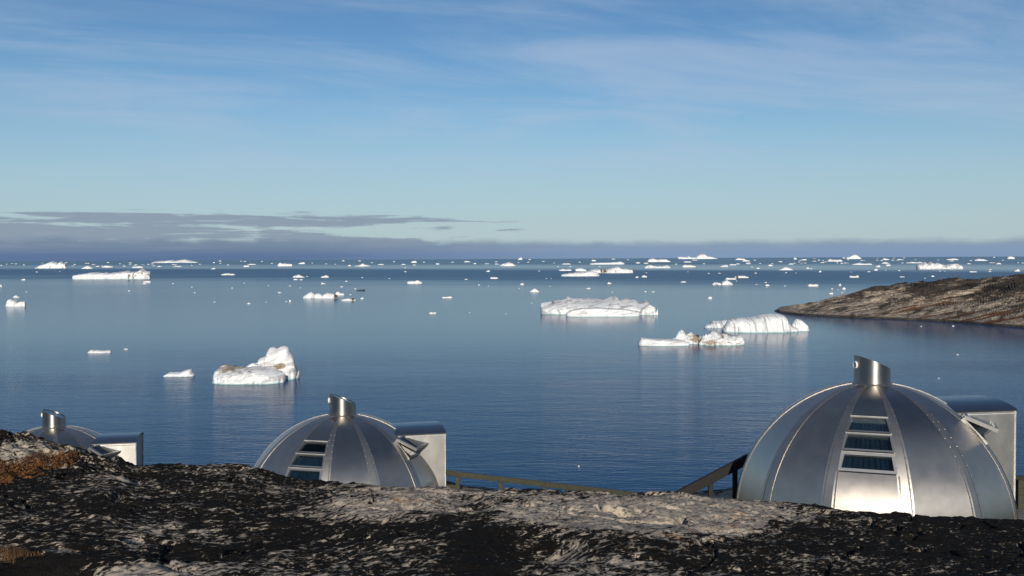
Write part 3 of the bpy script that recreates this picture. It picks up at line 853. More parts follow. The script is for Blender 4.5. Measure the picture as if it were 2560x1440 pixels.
berg('iceberg', [
    dict(pts=cD((846, 92), (880, 85), (905, 70), (930, 64), (955, 72), (990, 102)), basey=yD(107), depth=0.3, p=0.7, amp=0.08, seed=64, nu=40),
], 2137, yD(107), M['ice'], 'far triangular white iceberg on the horizon left of the headland people', group=G_BIG)
berg('iceberg', [
    dict(pts=cC((1360, 205), (1380, 190), (1420, 184), (1450, 195), (1500, 193), (1545, 192), (1592, 215)), basey=yA(220), depth=0.25, p=0.6, amp=0.10, seed=65, nu=46),
], 1649, yA(220), M['ice'], 'far low white iceberg, the upper of two alike below the domed one', group=G_BIG)
berg('iceberg', [
    dict(pts=cC((1332, 268), (1365, 252), (1390, 248), (1430, 260), (1500, 262), (1555, 254), (1588, 268)), basey=yA(282), depth=0.25, p=0.55, amp=0.12, seed=66, nu=46),
], 1645, yA(282), M['ice_grey'], 'low white iceberg, the lower of two alike below the domed one', group=G_BIG)
berg('iceberg', [
    dict(pts=cC((780, 235), (830, 228), (900, 226), (980, 225), (1040, 222), (1090, 216), (1128, 232)), basey=yA(245), depth=0.2, p=0.55, amp=0.10, seed=67, nu=50),
], 1518, yA(245), M['ice'], 'long thin white iceberg low on the far sea', group=G_BIG)
berg('iceberg', [
    dict(pts=cC((496, 348), (560, 335), (640, 325), (700, 318), (760, 312), (840, 318), (882, 348)), basey=yA(364), depth=0.3, p=0.55, front=0.7, amp=0.14, seed=68, nu=70, nv=22),
], 1452, yA(364), M['ice_grey'], 'wedge shaped grey white iceberg in front of the dark streaked one', group=G_BIG)
berg('iceberg', [
    dict(pts=cC((745, 318), (800, 298), (860, 292), (930, 296), (990, 285), (1040, 270), (1070, 267), (1100, 285), (1160, 290), (1216, 300)), basey=yA(332), depth=0.25, p=0.55, front=0.75, amp=0.14, seed=69, nu=80, nv=22, dirt=[(1280 + 930 / 4, 6, 0.3, 0.4, 1.0), (1280 + 895 / 4, 3, 0.35, 0.4, 1.0), (1280 + 1040 / 4, 4, 0.3, 0.3, 0.8)]),
], 1525, yA(332), M['ice_brown'], 'rough low iceberg with dark brown streaks in its middle', group=G_BIG)
berg('iceberg', [
    dict(pts=cC((635, 292), (660, 284), (700, 283), (745, 298)), basey=yA(312), depth=0.4, p=0.55, amp=0.1, seed=70, nu=30),
], 1452, yA(312), M['ice'], 'small white iceberg behind the wedge shaped grey one')
berg('iceberg', [
    dict(pts=cC((2012, 438), (2030, 426), (2070, 430), (2100, 432), (2130, 412), (2160, 398), (2185, 418), (2215, 438)), basey=yA(452), depth=0.35, p=0.65, amp=0.16, seed=71, nu=50, dirt=[(1280 + 2098 / 4, 3, 0.3, 0.5, 0.8)]),
], 1808, yA(452), M['ice_dirty'], 'small peaked iceberg with a low left arm, left of the headland', group=G_BIG)
berg('ice_floe', [
    dict(pts=cC((2232, 368), (2260, 354), (2290, 360), (2320, 356), (2372, 372)), basey=yA(380), depth=0.3, p=0.65, amp=0.16, seed=72, nu=40, dirt=[(1280 + 2255 / 4, 5, 0.5, 0.9, 1.0)]),
], 1855, yA(380), M['ice_brown'], 'thin dirty ice floe beside the small peaked iceberg', 'ice floe')

# medium and small ice: x0, x1, waterline y, height (photo px) and label; None joins the groups of specks
MED = [
 (201, 231, 672, 8, 'small grey mound of ice right of the twin summit iceberg'),
 (252, 280, 668.5, 5, 'flat ice floe behind the middle of the long flat iceberg'),
 (328, 355, 669.5, 4.5, 'low ice floe just above the long flat iceberg\'s bump'),
 (356, 376, 706.5, 5, 'thin ice floe right of and below the long flat iceberg'),
 (355, 365, 710, 2.5, 'ice scrap under the thin floe by the long flat iceberg'),
 (551, 586, 688, 5, 'flat ice floe alone on the dark band of water at left'),
 (525, 538, 673, 4, 'small ice block above the dark band, left of the stepped floe'),
 (692, 728, 665.5, 9.5, 'stepped white ice floe with a flat top slab on the far left sea'),
 (744, 762, 660, 4.5, 'small far floe right of the stepped one'),
 (730, 760, 694, 8, 'small white iceberg on the dark band, left one of a pair'),
 (801, 821, 694, 7, 'small white iceberg on the dark band, right one of a pair'),
 (733, 745, 700, 3, 'ice scrap under the left one of the dark band pair'),
 (802, 814, 710, 4, 'small floe under the right one of the dark band pair'),
 (885, 926, 666, 8, 'long thin far floe with a central spike'),
 (1017, 1054, 709.5, 9, 'rounded white floe just below the dark band, centre left'),
 (1027, 1042, 657, 5, 'small wedge of ice on the far sea, centre left'),
 (1104, 1131, 745, 4, 'thin flat sliver of ice alone in the middle of the bay'),
 (1072, 1090, 784, 4, 'tiny pair of ice crumbs low in the middle of the bay'),
 (900, 909, 747, 4, 'ice crumb right of the black ended floe'),
 (1225, 1245, 697, 5, 'small ice chunk on the lower edge of the dark band, centre'),
 (1214, 1225, 679.5, 4, 'ice block high on the dark band, centre'),
 (1249, 1289, 665, 9, 'white floe with ragged peaks on the far sea, centre'),
 (1294, 1306, 648.5, 7, 'tower like iceberg standing on the horizon, centre'),
 (1324, 1349, 730, 9, 'small mound of white ice above the broad grey iceberg\'s left end'),
 (1300, 1310, 712, 4, 'ice crumb above the small white mound'),
 (1519, 1529, 710, 5, 'round ice crumb below the wedge shaped iceberg'),
 (1397, 1430, 677, 5, 'low floe left behind the wedge shaped iceberg'),
 (1404, 1427, 661, 3, 'thin far floe left of the long thin iceberg'),
 (1479, 1490, 653, 4, 'ice block above the long thin far iceberg'),
 (1604, 1619, 693.5, 5.5, 'small chunk right of the wedge shaped iceberg, larger of two'),
 (1588, 1597, 694.5, 4, 'small chunk right of the wedge shaped iceberg, smaller of two'),
 (1706, 1741, 668, 6, 'low white floe right of the two alike far icebergs'),
 (1709, 1729, 656, 3, 'thin far floe under the domed iceberg'),
 (1800, 1821, 667, 5.5, 'wedge of ice on the far sea, right of centre'),
 (1824, 1842, 663, 3, 'thin floe beside the far wedge of ice right of centre'),
 (1839, 1865, 650, 5, 'far white floe right of the domed iceberg'),
 (1856, 1877, 653.5, 4, 'far floe overlapping the one right of the domed iceberg'),
 (1865, 1877, 660, 4, 'small chunk below the two overlapping far floes'),
 (1814, 1842, 699, 5, 'flat white floe behind the small peaked iceberg'),
 (1702, 1716, 706, 3, 'thin ice sliver left of the small peaked iceberg'),
 (1770, 1781, 746.5, 5, 'round white ice ball between the grey and striped icebergs'),
 (1948, 1986, 675.5, 8.5, 'pyramid shaped white floe left of the headland'),
 (1921, 1933, 665, 4, 'ice chunk up and left of the pyramid shaped floe'),
 (1970, 1986, 661, 3, 'thin floe above the pyramid shaped one'),
 (2047, 2054, 680.5, 4, 'ice crumb right of the pyramid shaped floe'),
 (2071, 2109, 654, 7, 'white floe left of and below the far triangular iceberg'),
 (2133, 2184, 662, 5, 'long flat floe below the far triangular iceberg'),
 (2190, 2202, 667.5, 5, 'notched ice chunk, upper of two above the headland slope'),
 (2186, 2195, 676.5, 4.5, 'ice chunk, lower of two above the headland slope'),
 (2125, 2149, 694, 6, 'cradle shaped floe just left of the headland slope'),
 (2208, 2225, 650, 4.6, 'far floe right of the far triangular iceberg'),
 (2205, 2226, 659, 4, 'far floe left of the ridged iceberg, upper one'),
 (2216, 2227, 664.5, 4, 'far floe left of the ridged iceberg, lower one'),
 (2269, 2310, 658, 4, 'thin far floe touching the ridged iceberg\'s left shoulder'),
 (2369, 2399, 650, 4, 'thin far floe above the ridged iceberg'),
 (2439, 2472, 652, 5.5, 'long far floe right of the ridged iceberg'),
 (2520, 2539, 647.3, 6.5, 'blocky white iceberg on the horizon at far right'),
 (2490, 2506, 660.5, 4, 'far mound of ice at right, below the blocky horizon iceberg'),
 (2425, 2444, 680.5, 3, 'thin sliver of ice just above the headland ridge'),
 (2537, 2551, 678.5, 6.5, 'white chunk above the headland ridge at the right edge'),
 (2021, 2048, 716, 6, 'flat broken floe with a knob left of the headland'),
 (2097, 2104, 715, 6.5, 'upright ice crumb close to the headland slope, upper one'),
 (2106, 2115, 723.5, 5, 'ice crumb close to the headland slope, lower one'),
 (2073, 2084, 735, 4, 'lowest ice crumb close to the headland slope'),
 (1914, 1924, 715, 4, 'ice crumb left of the flat broken floe'),
 (31, 47, 744, 6, 'small ice chunk above the saddle shaped iceberg'),
 (52, 62, 700.5, 4, 'ice crumb below the twin summit iceberg'),
 (0, 4, 717, 7, 'piece of ice cut by the left edge of the picture'),
 (608, 622, 667, 4, 'small far floe left of the stepped one, lower'),
 (618, 639, 662, 3, 'thin far floe left of the stepped one, upper'),
]
for i, (x0, x1, by, h, lab) in enumerate(MED):
    rs = np.random.default_rng(100 + i)
    wpx = x1 - x0
    npk = 7 if wpx > 14 else 5
    u = np.linspace(0, 1, npk)
    pk = rs.uniform(0.25, 0.75)
    prof = np.clip(1 - np.abs(u - pk) / max(pk, 1 - pk), 0, 1) * 0.65 + rs.uniform(0.05, 0.42, npk)
    if 'flat' in lab or 'thin' in lab or 'low' in lab: prof = 0.6 + rs.uniform(-0.15, 0.25, npk)
    if 'spike' in lab: prof = np.array([0.25, 0.3, 0.45, 1.0, 0.5, 0.35, 0.25])
    if 'cradle' in lab: prof = np.array([0.9, 0.6, 0.45, 0.4, 0.45, 0.7, 1.0])
    if 'pyramid' in lab or 'mound' in lab: prof = np.array([0.12, 0.35, 0.75, 1.0, 0.8, 0.4, 0.12])[:npk] if npk == 7 else prof
    prof[0] *= 0.5; prof[-1] *= 0.5
    prof = prof / prof.max()
    pts = [(x0 + wpx * a, by - h * b) for a, b in zip(u, prof)]
    xc = 0.5 * (x0 + x1)
    big = wpx >= 28
    nm = 'iceberg' if 'iceberg' in lab.split(',')[0].split(' right ')[0].split(' left ')[0].split(' below ')[0].split(' above ')[0].split(' behind ')[0].split(' beside ')[0].split(' in front')[0] and h > 5.5 else 'ice_floe'
    berg(nm, [dict(pts=pts, basey=by, depth=0.42, p=0.62, front=0.8, amp=0.13, seed=200 + i, nu=26 if big else 16, nv=14 if big else 10)],
         xc, by, M['ice_grey'] if i % 4 == 1 else M['ice'], lab, 'iceberg' if nm == 'iceberg' else 'ice floe', 'ice floes scattered over the sea')

SPECK = [  # x, y, width, height
 (432.5,709,5,1.8),(479.5,718,4,1.6),(487,732,4,1.6),(580,720.5,4,1.6),(611,708,4,1.6),(66,730,4,1.8),(536,755,6,1.6),(622,759.5,9,3.5),(92,680.5,5,2),(323,728,5,2.6),
 (244,666.5,10,2.2),(234,662,10,2.2),(436,662,12,2.2),(444,667,22,3.2),(398,667,13,3),(326,658,8,2.2),(535,657.5,6,2.4),(550,653.5,7,2.4),(551,659,5,2.2),(603,653.5,5,2),(612,654,8,2),
 (215,659,6,2),(221,659,5,1.8),(311,666,8,2),(270,657,6,2),(187,662,6,2.4),(17,661,4,1.8),(3,664,6,2.2),(858,653,8,3.2),(899,653,7,2.2),(874,665,8,3.2),(952,662,15,2.6),(1036,663,9,2.4),
 (1014,680,6,3.2),(1013,669.5,5,1.8),(1008,662,13,3),(1094,661,10,3.4),(1168,655.5,17,3.4),(1187,660,7,3),(1218,660,14,2.2),(1243,661,12,3),(1240,655,8,2.2),(1165,699,10,2.4),(753,700,8,2.4),
 (866,704,6,2.4),(854,717.5,8,1.8),(725,715,6,2),(699.5,732,9,3),(888,722.5,5,2.2),(876,737,6,1.8),(725,754,5,5),(716,754.5,5,1.4),(1197,713,5,2.2),(1221,715,3,1.4),(1265,785,4,1.4),(1174,781,3,1.4),
 (665,755.5,3,1.6),(671,714.5,3,1.4),(751,720,3,1.2),(905.5,694.5,4,1.8),(973.5,697,4,1.8),(768,691.5,5,2),(1324,647,7,2.4),(1533,646.5,12,2.4),(1737,651,14,2.4),(1595,658.5,11,3.4),(1614.5,659,12,2.8),
 (1845,660.5,10,3),(1348.5,678,6,2),(1471,722,11,3.4),(1613.5,729.8,6,2.8),(1633,730,7,2),(1895.5,671.8,9,3),(1889,683.5,6,2.2),(1799,683.5,8,2),(1772,684,6,2),(1358,654,8,2),(1449,656,6,2.4),
 (1531,731,3,1.4),(1329,758,3,1.2),(1366,697,3,1.6),(1378,697,3,1.6),(1298,721,3,1.8),(1375,716,3,1.6),(1385,658,5,1.6),(1426,667,6,1.6),(1395,667,4,1.6),(1616,682.5,4,1.4),(1720,680,4,1.4),
 (1842,703,3,1.8),(1914,707,6,2.6),(1891,711,7,1.4),(1887,651,6,2),(1988,648.5,8,4.8),(2010,650.7,13,3.6),(2110,643.6,8,3),(2251,650,16,3.6),(2378,653,13,2.6),(2485,643,6,2.2),(1951,655,10,2.6),
 (2019.5,671.5,9,3.2),(2028,672.5,6,1.8),(2422,660,10,3),(2475,679.5,7,2.4),(2475,675,7,2.6),(2171.5,680,9,2.6),(2255,693,13,2.4),(2332,691.8,8,3.6),(2080,723,5,2.6),(2095,724.5,3,1.6),(2105,731.5,4,2.4),
 (2312,696,4,2),(2303,816.5,4,2),(2383,815.5,5,2.4),(2248,677,6,2),(2128,680.5,3,1.4),(2214,676,3,1.6),(1917,718,3,1.6),(1962,715.5,5,2),(1990,683,4,1.6),(1965,682.5,5,2),(2047,651,6,2.2),(2055,657,12,2.2),
 (2013,658,6,2),(1998,655.5,6,2.2),(2035,653.5,12,2),(2120,650,7,2),(2204,652,6,2.2),(2232,651,8,1.6),(2256,658,6,1.6),(2345,650.5,5,1.6),(2289,650,6,1.6),(2507,651,5,2),(2545,657.5,5,2),(2427,652,6,1.8),
 (2480,657.5,16,1.6),(2556,658,6,1.6),(2113,658,8,2.4),(2105,659,8,3),(2350,678.5,5,1.6),(2362,678.5,4,1.4),(315,873.5,10,2.6),(1447,1166.5,5,3),(2394,887,5,2),(2347,946,5,1.8),(2065,655,7,1.8),
 (1930,660,6,2),(1900,659,6,2),(1880,668,5,1.8),(1760,660,6,1.8),(1690,661,7,1.8),(1570,650,6,1.8),(1500,667,5,1.8),(1320,656,7,2),(1296,657,5,2),(1131,656,8,1.8),(1060,656,6,1.8),(985,655,6,1.8),(930,657.5,7,2),
 (816,660,7,1.8),(838,661,5,1.8),(780,658,5,1.6),(680,659,5,1.8),(655,654,5,1.6),(570,663,6,1.8),(500,661,6,1.8),(480,664,5,1.6),(380,660,6,1.6),(300,660,6,1.8),(150,679,3,1.4),(60,663,6,1.8),(40,660,5,1.6),
]
rs = np.random.default_rng(5)
for i in range(6):                                   # the far scatter under the horizon, gathered in streaks
    cx0, off, sp_ = rs.uniform(0, 2560), rs.uniform(3, 17), rs.uniform(25, 130)
    for q in range(rs.integers(4, 8)):
        x = cx0 + rs.normal() * sp_
        if not 0 < x < 2560: continue
        SPECK.append((x, 653 - 12 * x / 2560 + off + rs.normal() * 0.5, rs.uniform(2.5, 9), rs.uniform(0.9, 2.2)))
protos = []
for kx in range(7):
    rr = np.random.default_rng(900 + kx)
    npk = 5; u = np.linspace(0, 1, npk)
    prof = rr.uniform(0.35, 1.0, npk); prof[0] *= 0.4; prof[-1] *= 0.4
    nu, nv = 9, 7
    un = np.linspace(0, 1, nu); hp = np.interp(un, u, prof)
    t = np.linspace(-0.15, math.pi + 0.15, nv)
    P = np.zeros((nu + 2, nv, 3))
    for a in range(nu):
        dd = 0.5 * (0.3 + 0.7 * math.sqrt(max(4 * un[a] * (1 - un[a]), 0)))
        P[a + 1, :, 0] = un[a] - 0.5
        P[a + 1, :, 1] = -dd * np.sign(np.cos(t)) * np.abs(np.cos(t)) ** 0.7 * (1 + rr.uniform(-0.1, 0.1))
        P[a + 1, :, 2] = hp[a] * np.sign(np.sin(t)) * np.abs(np.sin(t)) ** 0.7 * (1 + rr.uniform(-0.12, 0.12, nv))
    P[0] = P[1]; P[-1] = P[-2]
    for e in (0, -1): P[e, :, 2] = -0.15; P[e, :, 1] = 0
    me = gridmesh('ice_fragment', P[::-1], M['ice'], True)
    a = me.attributes.new('uvw', 'FLOAT_VECTOR', 'POINT'); a.data.foreach_set('vector', (P[::-1].reshape(-1, 3) * 0.4).astype(np.float32).ravel())
    protos.append(me)
for i, (x, y, w, h) in enumerate(SPECK):
    p = sea(x, y); s = p[1] / F
    o = link('ice_fragment', protos[i % 7])
    o.location = (p[0], p[1], 0); o.scale = (w * s, w * s * 0.6, h * s)
    hz = 653 - 12 * x / 2560
    if y > 800:
        tag(o, {315: 'small white ice fragment right of the lone floe on the left bay', 1447: 'tiny white ice fragment on dark water above the wooden railing',
                2394: 'tiny white ice fragment right of the big igloo\'s chimney', 2347: 'tiny white ice fragment on dark water behind the big igloo',
                2303: 'tiny ice fragment by the headland waterline, left one of two', 2383: 'tiny ice fragment by the headland waterline, right one of two'}[x], 'ice fragment')
    elif y - hz > 28:
        tag(o, 'tiny white ice speck drifting on the pale open water of the bay', 'ice fragment', 'ice specks on the bay')
    else:
        tag(o, 'tiny white ice speck among the far floes below the horizon', 'ice fragment', 'ice specks near the horizon')

# ------------------------------------------------------------------ igloos
def gdir(psi): return np.array([math.sin(psi), -math.cos(psi), 0.0])
A15 = R_(15)
def gpt(psi_c, dpsi, th, off=0.0):
    """point on the flat-sided gore centred at psi_c"""
    rr = RD * math.cos(th) * math.cos(A15) / math.cos(dpsi)
    v = gdir(psi_c + dpsi) * rr
    nrm = gdir(psi_c) * math.cos(th) + np.array([0, 0, math.sin(th)])
    return np.array([v[0], v[1], RD * math.sin(th)]) + nrm * off
TOP = math.acos(0.295 / RD)

def panel_mesh(psi, t0, t1, half=R_(13.4), off=0.0, rows=26, edge=0.012):
    P = np.zeros((rows, 5, 3))
    for a in range(rows):
        th = t0 + (t1 - t0) * a / (rows - 1)
        for b, f in enumerate((-1, -0.5, 0, 0.5, 1)): P[a, b] = gpt(psi, half * f, th, off)
    return gridmesh('panel', P, M['panel'], True)

def rib_mesh(psi_c):
    """raised flat strip over the corner between two gores"""
    rows = 34; hw = R_(2.9)
    P = np.zeros((rows, 6, 3))
    for a in range(rows):
        th = TOP * a / (rows - 1)
        L0 = gpt(psi_c - A15, A15 - hw, th, -0.004); L1 = gpt(psi_c - A15, A15 - hw, th, 0.006)
        R0 = gpt(psi_c + A15, -A15 + hw, th, -0.004); R1 = gpt(psi_c + A15, -A15 + hw, th, 0.006)
        P[a] = [L0, L1, L1 * 0.66 + R1 * 0.34, L1 * 0.34 + R1 * 0.66, R1, R0]
    me = gridmesh('rib', P, M['rib'], True)
    me.set_sharp_from_angle(angle=R_(40))
    return me

def rivets_mesh(psi_c):
    V, Fc = [], []
    for side in (-1, 1):
        for a in range(20):
            th = R_(4) + (TOP - R_(6)) * a / 19
            c = gpt(psi_c + side * A15, -side * (A15 - R_(2.2)), th, 0.005)
            nrm = gdir(psi_c) * math.cos(th) + np.array([0, 0, math.sin(th)])
            tx = np.cross(nrm, [0, 0, 1.0]); tx /= np.linalg.norm(tx); ty = np.cross(nrm, tx)
            o = len(V)
            for q in range(5):
                an = q * 2 * math.pi / 5
                V.append(c + (tx * math.cos(an) + ty * math.sin(an)) * 0.0075)
            V.append(c + nrm * 0.005)
            for q in range(5): Fc.append((o + q, o + (q + 1) % 5, o + 5))
    return mesh('rivets', V, Fc, M['rib'], False)

def quad_frame(c4, i4, n0, n1, nrm):
    """trapezoid ring prism; c4 outer corners, i4 inner corners"""
    V = []
    for off in (n0, n1):
        for p in list(c4) + list(i4): V.append(np.asarray(p) + nrm * off)
    Fc = []
    for i in range(4):
        j = (i + 1) % 4
        Fc += [(8 + i, 8 + j, 12 + j, 12 + i), (i, 4 + i, 4 + j, j), (i, j, 8 + j, 8 + i), (4 + i, 12 + i, 12 + j, 4 + j)]
    return V, Fc

def window_parts(psi, t0, t1, half, inset_w=0.045, proud=0.028):
    bl, br = gpt(psi, -half, t0), gpt(psi, half, t0)
    tl, tr = gpt(psi, -half, t1), gpt(psi, half, t1)
    ex = (br - bl) / np.linalg.norm(br - bl)
    ey = (tl + tr) / 2 - (bl + br) / 2; L = np.linalg.norm(ey); ey /= L
    nrm = np.cross(ex, ey); 
    if np.dot(nrm, gdir(psi)) < 0: nrm = -nrm
    outer = [bl, br, tr, tl]
    i = inset_w
    inner = [bl + ex * i + ey * i, br - ex * i + ey * i, tr - ex * i - ey * i * 1.1, tl + ex * i - ey * i * 1.1]
    return outer, inner, nrm, ex, ey

def make_igloo():
    root = bpy.data.objects.new('igloo', None); COL.objects.link(root)
    root.empty_display_size = 0.5
    for g in range(12):
        psi = R_(30 * g)
        if g == 0:
            link('panel', panel_mesh(psi, 0, R_(29.2), rows=16), root)
            link('panel', panel_mesh(psi, R_(55.6), TOP, rows=14), root)
            # narrow cheeks beside the windows belong to the frames
            for (a, b) in ((29.6, 37.8), (38.3, 46.4), (46.9, 55.2)):
                half = R_(12.6)
                outer, inner, nrm, ex, ey = window_parts(psi, R_(a), R_(b), half, 0.048 if a < 30 else 0.032)
                rings = [quad_frame(outer, inner, -0.10, 0.014, nrm)]
                led = np.array(outer[3]) * 0.5 + np.array(outer[2]) * 0.5
                fo = link('window', mesh('window', *merge(rings), M['frame'], False), root)
                # outer flashing ledge along the head of the window
                a0, a1 = outer[3] + nrm * 0.018 - ey * 0.010, outer[2] + nrm * 0.018 - ey * 0.010
                link('ledge', mesh('ledge', *beam(a0, a1, 0.03, 0.014, up=tuple(ey), bev=0.004), M['trim'], False), fo)
                pv = [p + nrm * o for o in (-0.050, -0.040) for p in inner]
                link('pane', mesh('pane', pv, [(3, 2, 1, 0), (4, 5, 6, 7), (0, 1, 5, 4), (1, 2, 6, 5), (2, 3, 7, 6), (3, 0, 4, 7)], M['glass'], False), fo)
                nc, nr = 70, 3
                P = np.zeros((nr, nc, 3)); ph = random.uniform(0, 6)
                for r in range(nr):
                    for c_ in range(nc):
                        f = c_ / (nc - 1); q = r / (nr - 1)
                        l0 = outer[0] * (1 - q) + outer[3] * q; r0 = outer[1] * (1 - q) + outer[2] * q
                        w_ = math.sin(f * 62 + ph + 0.5 * math.sin(f * 17)) + 0.5 * math.sin(f * 27 + ph * 2)
                        P[r, c_] = l0 * (1 - f) + r0 * f - nrm * (0.135 + 0.028 * w_)
                link('curtain', gridmesh('curtain', P, M['curtain'], True), fo)
        elif g == 3:
            link('panel', panel_mesh(psi, 0, R_(37.5), rows=20), root)
            link('panel', panel_mesh(psi, R_(51.5), TOP, rows=16), root)
            outer, inner, nrm, ex, ey = window_parts(psi, R_(37.9), R_(51.2), R_(12.6), 0.05)
            fo = link('hatch_frame', mesh('hatch_frame', *quad_frame(outer, inner, -0.14, 0.03, nrm), M['frame'], False), root)
            lin = [p - nrm * 0.135 for p in outer]
            link('opening_shade', mesh('opening_shade', [p - nrm * 0.001 for p in lin] + [p - nrm * 0.02 for p in lin], [(0, 1, 2, 3), (7, 6, 5, 4), (0, 4, 5, 1), (1, 5, 6, 2), (2, 6, 7, 3), (3, 7, 4, 0)], M['black'], False), fo)  # black slab painted in for the darkness inside the open hatch
            # flap hinged along the head, swung outwards
            L = np.linalg.norm((outer[3] - outer[0]))
            dn = -ey * math.cos(R_(25)) + nrm * math.sin(R_(25))
            nf = nrm * math.cos(R_(25)) + ey * math.sin(R_(25))
            hl, hr = outer[3] + nrm * 0.045, outer[2] + nrm * 0.045
            wb = ex * 0.05
            q4 = [hl + dn * L - wb, hr + dn * L + wb, hr, hl]
            ii = 0.05
            q4i = [q4[0] + ex * ii - dn * ii, q4[1] - ex * ii - dn * ii, q4[2] - ex * ii + dn * ii, q4[3] + ex * ii + dn * ii]
            fl = link('hatch', mesh('hatch', *quad_frame(q4, q4i, -0.03, 0.03, nf), M['frame'], False), root)
            pv = [p + nf * o for o in (0.0, 0.012) for p in q4i]
            link('pane', mesh('pane', pv, [(3, 2, 1, 0), (4, 5, 6, 7), (0, 1, 5, 4), (1, 2, 6, 5), (2, 3, 7, 6), (3, 0, 4, 7)], M['glass'], False), fl)
            for f in (0.15, 0.85):
                p0 = outer[0] * (1 - f) + outer[1] * f + nrm * 0.0 + ey * 0.12; p1 = q4[0] * (1 - f) + q4[1] * f - dn * 0.06
                link('strut', mesh('strut', *beam(p0, p1, 0.010, 0.010, bev=0.002), M['black'], False), fl)
        else:
            link('panel', panel_mesh(psi, 0, TOP), root)
        pc = R_(30 * g + 15)
        rb = link('rib', rib_mesh(pc), root)
        tag(link('rivets', rivets_mesh(pc), rb), kind='stuff')
    # chimney with a slanting cut
    psiC = R_(122); td = gdir(psiC); n = 64; rad = 0.297
    V, Fc = [], []
    zb = RD * math.sin(TOP) - 0.06
    for lay, (rr, ztop) in enumerate(((rad, None), (rad, 1), (rad - 0.012, 1), (rad - 0.012, 0.12))):
        for i in range(n):
            a = 2 * math.pi * i / n
            x, y = rr * math.cos(a), rr * math.sin(a)
            cut = RD + 0.335 - (x * td[0] + y * td[1]) * math.tan(R_(23))
            z = zb if ztop is None else (cut if ztop == 1 else cut - 0.05)
            V.append((x, y, z))
    for l in range(3):
        for i in range(n):
            j = (i + 1) % n
            Fc.append((l * n + i, l * n + j, (l + 1) * n + j, (l + 1) * n + i))
    cm = mesh('chimney', V, Fc, M['chimney'], True); cm.set_sharp_from_angle(angle=R_(35))
    ch = link('chimney', cm, root)
    V = []
    for i in range(n):
        a = 2 * math.pi * i / n; rr = rad - 0.013
        x, y = rr * math.cos(a), rr * math.sin(a)
        V.append((x, y, RD + 0.335 - 0.016 - (x * td[0] + y * td[1]) * math.tan(R_(23))))
    V2 = [(x, y, z - 0.012) for x, y, z in V]
    link('lid', mesh('lid', V + V2, [tuple(range(n)), tuple(range(2 * n - 1, n - 1, -1))] + [(i, n + i, n + (i + 1) % n, (i + 1) % n) for i in range(n)], M['roofm'], False), ch)
    # base flashing ring
    ringp = []
    for rr, z in ((rad + 0.002, zb + 0.075), (rad + 0.035, zb + 0.06), (rad + 0.05, zb + 0.045)):
        ringp.append([(rr * math.cos(2 * math.pi * i / n), rr * math.sin(2 * math.pi * i / n), z) for i in range(n)])
    link('flashing', gridmesh('flashing', np.array(ringp)[::-1], M['rib'], True, closed=True), ch)
    # round vent grille on the side of the chimney
    pv = R_(-60); dv = gdir(pv); tv = np.array([-dv[1], dv[0], 0]); cz = RD + 0.30
    c0 = dv * (rad + 0.012) + np.array([0, 0, cz])
    Vg, Fg = [], []
    m = 28
    for rr, off in ((0.050, -0.012), (0.050, 0.012), (0.064, 0.012), (0.064, -0.014)):
        for i in range(m):
            a = 2 * math.pi * i / m
            Vg.append(c0 + tv * rr * math.cos(a) + np.array([0, 0, rr * math.sin(a)]) + dv * off)
    for l in range(3):
        for i in range(m):
            j = (i + 1) % m; Fg.append((l * m + i, l * m + j, (l + 1) * m + j, (l + 1) * m + i))
    gr = link('vent_grille', mesh('vent_grille', Vg, Fg, M['grille'], False), ch)
    disc = [c0 + tv * 0.051 * math.cos(2 * math.pi * i / m) + np.array([0, 0, 0.051 * math.sin(2 * math.pi * i / m)]) - dv * 0.002 for i in range(m)]
    link('vent_backing', mesh('vent_backing', disc + [p - dv * 0.02 for p in disc], [tuple(range(m)), tuple(range(2 * m - 1, m - 1, -1))], M['black'], False), ch)
    for zoff in (-0.03, -0.01, 0.01, 0.03):
        hw = math.sqrt(0.05 ** 2 - zoff ** 2)
        p = c0 + np.array([0, 0, zoff]) + dv * 0.004
        link('vent_bar', mesh('vent_bar', *beam(p - tv * hw, p + tv * hw, 0.010, 0.008, bev=0.002), M['grille'], False), ch)
    # arched vestibule growing out of the dome
    ax = gdir(psiC); sx = np.array([-ax[1], ax[0], 0])          # outwards and sideways
    hw, rin, rout, zt, rise = 0.72, 0.9, 2.20, 1.86, 0.11
    def vb(s, r, z): return ax * r + sx * s + np.array([0, 0, z])
    for sgn in (-1, 1):
        wv = [vb(sgn * hw, rin, 0), vb(sgn * hw, rout, 0), vb(sgn * hw, rout, zt), vb(sgn * hw, rin, zt),
              vb(sgn * (hw - 0.04), rin, 0), vb(sgn * (hw - 0.04), rout, 0), vb(sgn * (hw - 0.04), rout, zt), vb(sgn * (hw - 0.04), rin, zt)]
        wf = [(0, 1, 2, 3), (7, 6, 5, 4), (0, 4, 5, 1), (1, 5, 6, 2), (2, 6, 7, 3), (3, 7, 4, 0)]
        link('vestibule_wall', mesh('vestibule_wall', wv, wf, M['wall'], False), root)
        t0, t1 = vb(sgn * (hw + 0.006), rin, zt - 0.055), vb(sgn * (hw + 0.006), rout + 0.01, zt - 0.055)
        link('trim', mesh('trim', *beam(t0, t1, 0.016, 0.020, bev=0.003), M['trim'], False), root)
        link('trim', mesh('trim', *beam(vb(sgn * (hw + 0.004), rout - 0.008, 0.0), vb(sgn * (hw + 0.004), rout - 0.008, zt), 0.028, 0.016, bev=0.003), M['trim'], False), root)
    na = 20; RP = np.zeros((2, na, 3)); RP2 = np.zeros((2, na, 3))
